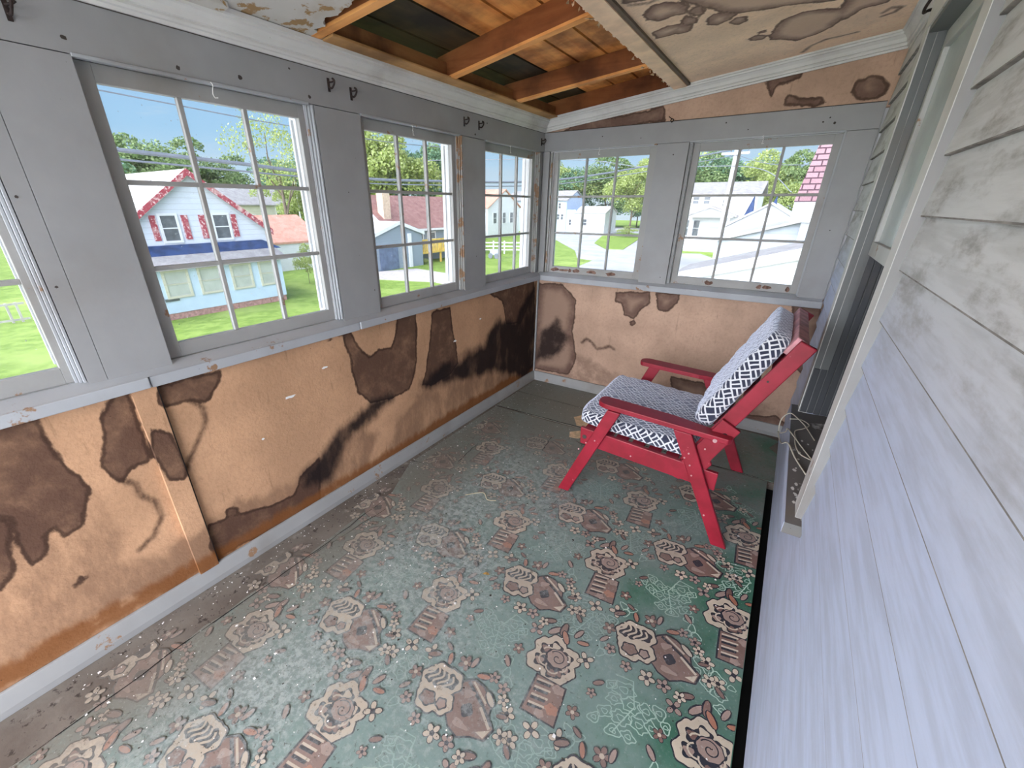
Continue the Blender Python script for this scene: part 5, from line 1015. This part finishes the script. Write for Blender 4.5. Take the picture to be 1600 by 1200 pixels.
gable(h, 'y', 30, 38, -1.9, 2.4, GZ, .5, 1.75, 'sid_flat', 'rf_pale', .25)
win(h, 'y', 30, -.4, .3, -.7, .0)
for q in (-1.35, -.1): wpart(h, 'dormer_side', lambda m: m.add([(q, 31, .7), (q+.5, 31, 2.3), (q+.62, 31, 1.3), (q, 31.4, .7), (q+.5, 31.4, 2.3), (q+.62, 31.4, 1.3)], [(0, 2, 1), (3, 4, 5), (0, 1, 4, 3), (1, 2, 5, 4), (2, 0, 3, 5)]), M['blue_band'])
h = empty('near_garage', (2.2, 12, GZ)); tag(h, 'nearest white garage with grey shingles just below the end wall window', 'garage')
m = MB(); m.prism([(-.45, GZ), (4.9, GZ), (4.9, -.1), (2.25, .66), (-.45, -.1)], 1, 9.1, 11.7); keep(m.build('wall', M['sid_flat']), h)
for sg in (-1, 1): wpart(h, 'roof', lambda m: m.prism([(2.25, .68), (2.25+2.95*sg, -.14), (2.25+2.95*sg, -.06), (2.25, .78)], 1, 8.95, 11.85), M['rf_grey']); wpart(h, 'rake_board', lambda m: m.prism([(2.25, .55), (2.25+2.97*sg, -.28), (2.25+2.97*sg, -.04), (2.25, .80)], 1, 8.90, 8.95), M['sid_flat'])
h = empty('white_sided_house', (2.5, 17, GZ)); tag(h, 'white sided low house behind the nearest garage', 'house')
m = MB(); m.prism([(-.6, GZ), (5.5, GZ), (5.5, .4), (2.4, 1.22), (-.6, .38)], 1, 16.2, 22); keep(m.build('wall', M['sid_white']), h)
for sg in (-1, 1): wpart(h, 'roof', lambda m: m.prism([(2.4, 1.24), (2.4+3.3*sg, .32), (2.4+3.3*sg, .42), (2.4, 1.34)], 1, 16, 22.3), M['rf_pale'])
h = empty('tall_neighbour_house', (3.5, 12, GZ)); tag(h, 'tall neighbouring house with a steep pink shingle roof, at the edge of the end window', 'house')
wpart(h, 'wall', lambda m: m.box((1.98, 12.3, GZ), (6.5, 15.9, 1.8)), M['sid_flat'])
wpart(h, 'roof', lambda m: m.hexa([(1.66, 12.0, 1.76), (6.8, 12.0, 1.76), (6.8, 16, 1.76), (1.66, 16, 1.76)], [(2.35, 13.4, 6.2), (6.5, 13.4, 6.2), (6.5, 15, 6.2), (2.35, 15, 6.2)]), M['rf_pink'])
wpart(h, 'fascia', lambda m: m.box((1.68, 12.02, 1.24), (6.7, 12.3, 1.78)), M['sid_flat'])
wpart(h, 'meter', lambda m: m.box((2.0, 12.2, .2), (2.25, 12.3, .95)), M['sid_blue'])
# utility pole and cables
h = empty('utility_pole', (-2.9, 35, GZ)); tag(h, 'pale wooden utility pole in front of the white house with porch gable', 'pole')
wpart(h, 'shaft', lambda m: m.tube([(-2.9, 35, GZ), (-2.95, 35, 2), (-3.0, 35, 6.2)], [.17, .15, .12], 10), plain('bleached_pole', (.45, .42, .40), .8)); wpart(h, 'crossarm', lambda m: m.box((-3.9, 34.9, 5.0), (-2.1, 35.05, 5.15)), M['pole'])
for q in (-3.8, -3.3, -2.6, -2.2): wpart(h, 'insulator', lambda m: m.tube([(q, 34.97, 5.15), (q, 34.97, 5.35)], .04, 8), M['cable'])
h = empty('utility_pole.001', (-45, 24.2, GZ)); tag(h, 'thin white pole by the teal fence and the tall sparse tree', 'pole')
wpart(h, 'shaft', lambda m: m.tube([(-45, 27.6, GZ), (-45, 27.6, 4.2)], [.10, .07], 8), M['sid_flat']); wpart(h, 'crossarm', lambda m: m.box((-45.05, 27.3, 3.8), (-44.95, 27.9, 3.88)), M['sid_flat'])
def cable(name, pts, r, label): m = MB(); m.tube(smooth_pts(pts, 10), r, 6); tag(m.build(name, M['cable']), label, 'cable')
cable('power_cable', [(-10.6, -20, 3.3), (-10, .43, 2.66), (-10, 4.5, 2.51), (-9.9, 9, 2.45), (-8.6, 20, 3.0), (-3.3, 34.97, 5.3)], .045, 'thick bundled power cable, upper of the two crossing above the white gabled house')
cable('power_cable.001', [(-10.6, -20, 3.1), (-10, .43, 2.485), (-10, 4.5, 2.37), (-9.9, 9, 2.32), (-8.4, 20, 2.8), (-2.6, 34.97, 5.0)], .022, 'thinner power cable just below the thick bundled one')
cable('power_cable.002', [(-10.6, -20, 4.4), (-10, .33, 3.67), (-10, 4.55, 3.57), (-9.8, 10, 3.6), (-8.2, 20, 4.2), (-2.2, 34.97, 5.35)], .014, 'thin single wire high in the sky of the largest window')
cable('power_cable.003', [(-12, 12, 3.4), (-5.9, 14, 3.28), (-3.14, 14, 2.92), (.3, 13.4, 2.75), (1.55, 11.9, 2.0)], .012, 'thin dark wire crossing the sky of the end wall windows')
cable('power_cable.004', [(-2.95, 34.97, 5.0), (0, 28, 3.8), (4, 20, 3.2)], .02, 'short cable dropping from the utility pole towards the near roofs')

# trees: a crown of many leaf sprays and a trunk
def leafmat(name, a, b, c):
    k = NM(name, .7, .2); g = k.n('ShaderNodeNewGeometry'); o = g.outputs['Random Per Island']
    cc_ = k.mix(k.rng(o, 0, .6, 0, 1, False), a, b); cc_ = k.mix(k.rng(o, .6, 1, 0, 1, False), cc_, c); k.b.inputs['Subsurface Weight'].default_value = 0
    t = k.t; out = t.nodes['Material Output']; tr = t.nodes.new('ShaderNodeBsdfTranslucent'); mx = t.nodes.new('ShaderNodeMixShader'); mx.inputs[0].default_value = .35
    k.put(k.b.inputs['Base Color'], cc_); t.links.new(cc_, tr.inputs[0]); t.links.new(k.b.outputs[0], mx.inputs[1]); t.links.new(tr.outputs[0], mx.inputs[2]); t.links.new(mx.outputs[0], out.inputs[0]); return k.m
M['leaf_a'] = leafmat('green_leaves', (.12, .19, .065), (.22, .30, .12), (.32, .39, .19)); M['leaf_b'] = leafmat('yellow_green_leaves', (.25, .31, .08), (.37, .43, .14), (.48, .53, .26)); M['leaf_c'] = leafmat('blue_green_leaves', (.09, .17, .10), (.16, .27, .15), (.25, .36, .22))
def crown_mesh(name, seed, nblob, nleaf, size, mat, shape=(1, 1, .8)):
    r = np.random.RandomState(seed); vs = []; 
    bl = r.normal(0, .42, (nblob, 3))*np.array(shape); bl = np.clip(bl, -.78, .78); br = r.uniform(.22, .42, nblob)
    b = r.randint(0, nblob, nleaf); d = r.normal(0, 1, (nleaf, 3)); d /= np.linalg.norm(d, axis=1)[:, None]; d[:, 2] = np.abs(d[:, 2])*.9-.25*(r.rand(nleaf) < .4)
    c = bl[b]+d*(br[b]*r.uniform(.72, 1.06, nleaf))[:, None]
    u = r.normal(0, 1, (nleaf, 3)); u /= np.linalg.norm(u, axis=1)[:, None]; v = np.cross(u, r.normal(0, 1, (nleaf, 3))); v /= np.linalg.norm(v, axis=1)[:, None]
    s = (size*r.uniform(.5, 1.3, nleaf))[:, None]
    P = np.stack([c-u*s, c-v*s*.6, c+u*s, c+v*s*.6], 1).reshape(-1, 3)
    me = bpy.data.meshes.new(name); me.from_pydata(P.tolist(), [], np.arange(nleaf*4).reshape(-1, 4).tolist()); me.materials.append(mat); return me
CM = dict(a=crown_mesh('crown', 1, 34, 15000, .034, M['leaf_a']), b=crown_mesh('crown', 2, 30, 15000, .034, M['leaf_b']), c=crown_mesh('crown', 3, 36, 15000, .035, M['leaf_c']), s=crown_mesh('crown', 4, 30, 3600, .026, M['leaf_b'], (.8, .8, 1.1)), g=crown_mesh('crown', 5, 22, 2600, .05, M['leaf_b'], (1, 1, .7)))
trm = MB(); trm.tube([(0, 0, 0), (.01, 0, .5), (0, .01, 1.1)], [.035, .026, .014], 8)
for a in range(5): trm.tube([(0, 0, .45+.1*a), (.22*math.cos(a*1.3), .22*math.sin(a*1.3), .8+.1*a), (.4*math.cos(a*1.3+.3), .4*math.sin(a*1.3+.3), 1.15+.08*a)], [.014, .009, .004], 6)
tr0 = trm.build('trunk', M['bark']); trmesh = tr0.data; bpy.data.objects.remove(tr0)
def tree(kind, x, y, r, top, label, name='tree', grp=None, base=GZ):
    """top: height of the crown's top above sea of z=0; r: crown radius"""
    o = empty(name, (x, y, base)); H = top-base; tag(o, label, 'tree' if name != 'bush' else 'bush', grp)
    c = bpy.data.objects.new('crown', CM[kind]); C.objects.link(c); c.parent = o; hz = min(H*.42, r*1.1) if name != 'bush' else H*.5
    c.scale = (r, r, hz); c.location = (0, 0, H-hz*.98); c.rotation_euler = (0, 0, (x*7+y*3) % 6.28)
    t = bpy.data.objects.new('trunk', trmesh); C.objects.link(t); t.parent = o; s = H/1.75; t.scale = (s*.8 if name != 'bush' else s*.35, s*.8 if name != 'bush' else s*.35, s*.9 if name != 'bush' else s*.6); return o
T = [
 ('c', -70, 14, 6.5, 8.4, 'broad dark tree at the left end of the row behind the white gabled house'),
 ('a', -76.2, 25.2, 8.0, 10.8, 'tallest round tree rising right behind the ridge of the white gabled house'),
 ('a', -80.5, 35.3, 7.0, 9.6, 'round tree right of the tallest one behind the white gabled house'),
 ('c', -80, 37, 7.0, 5.6, 'low distant dark tree in the gap of sky beside the white gabled house'),
 ('c', -85, 46, 8.0, 5.0, 'low distant dark tree behind the cream house'),
 ('s', -42, 24.0, 4.2, 11.0, 'tall sparse light tree over the cream house'),
 ('b', -47, 28.5, 3.4, 4.2, 'small yellow-green tree beside the thin white pole'),
 ('b', -50, 44, 7.0, 12.5, 'yellow-green tree on the left behind the brown-red roof'),
 ('c', -54, 53, 7.5, 12.0, 'dark tree filling the middle window behind the brown-red roof'),
 ('a', -57.5, 62.5, 7.2, 11.2, 'green tree over the right end of the brown-red roof'),
 ('b', -36.5, 40.5, 3.8, 2.9, 'low yellow-green tree behind the chimney of the long house'),
 ('c', -69.3, 44.2, 6.9, 10.2, 'bluish tree filling in behind the left of the middle window'),
 ('b', -45.5, 98, 7.6, 11.0, 'yellow-green tree seen through the window by the corner'),
 ('c', -62, 82, 9.0, 5.2, 'low distant tree line seen left in the corner window'),
 ('c', -45, 98, 8.0, 11.0, 'bluish tree behind the pale blue house'),
 ('a', -36, 100, 8.5, 11.5, 'wide green tree behind the white garage'),
 ('c', -30, 106, 8.5, 7.0, 'dark tree low behind the white garage roof'),
 ('b', -27, 104, 8.0, 13.0, 'tall yellow-green tree behind the big bush'),
 ('b', -21.2, 72, 3.9, 8.2, 'big yellow-green tree growing on the lawn wedge by the road'),
 ('a', -14, 82, 6.5, 10.0, 'round tree behind the left part of the white porch house roof'),
 ('c', -9, 84, 6.0, 10.4, 'bluish tree behind the utility pole'),
 ('b', -3.6, 74, 4.8, 8.3, 'bright tree directly behind the right end of the white porch house roof'),
 ('a', 1.6, 76, 5.2, 8.9, 'green tree beside the steep pink roof'),
 ('b', -1.2, 66, 3.7, 5.2, 'smaller bright tree between the white porch house and the pink roof'),
]
for i, (k, x, y, r, t, l) in enumerate(T): tree(k, x, y, r, t, l, 'tree' if i == 0 else 'tree.%03d' % i)
BU = [(-23.6, 13.2, 1.0, -.5, 'g', 'sparse garden bush in front of the salmon roofed shed'), (-20.5, 68.5, 2.0, -1.2, 'g', 'low bush at the foot of the big tree on the lawn wedge'),
      (-9.2, 50.0, .9, -1.9, 'g', 'round bush left of the white house porch'), (-3.6, 50.5, 1.0, -1.7, 'g', 'leafy bush right of the white house porch'), (-24.1, 25.0, .5, -2.5, 'g', 'tiny green bush at the corner of the deck railing')]
for i, (x, y, r, t, k, l) in enumerate(BU): tree(k, x, y, r, t, l, 'bush' if i == 0 else 'bush.%03d' % i)
bpy.context.view_layer.update()
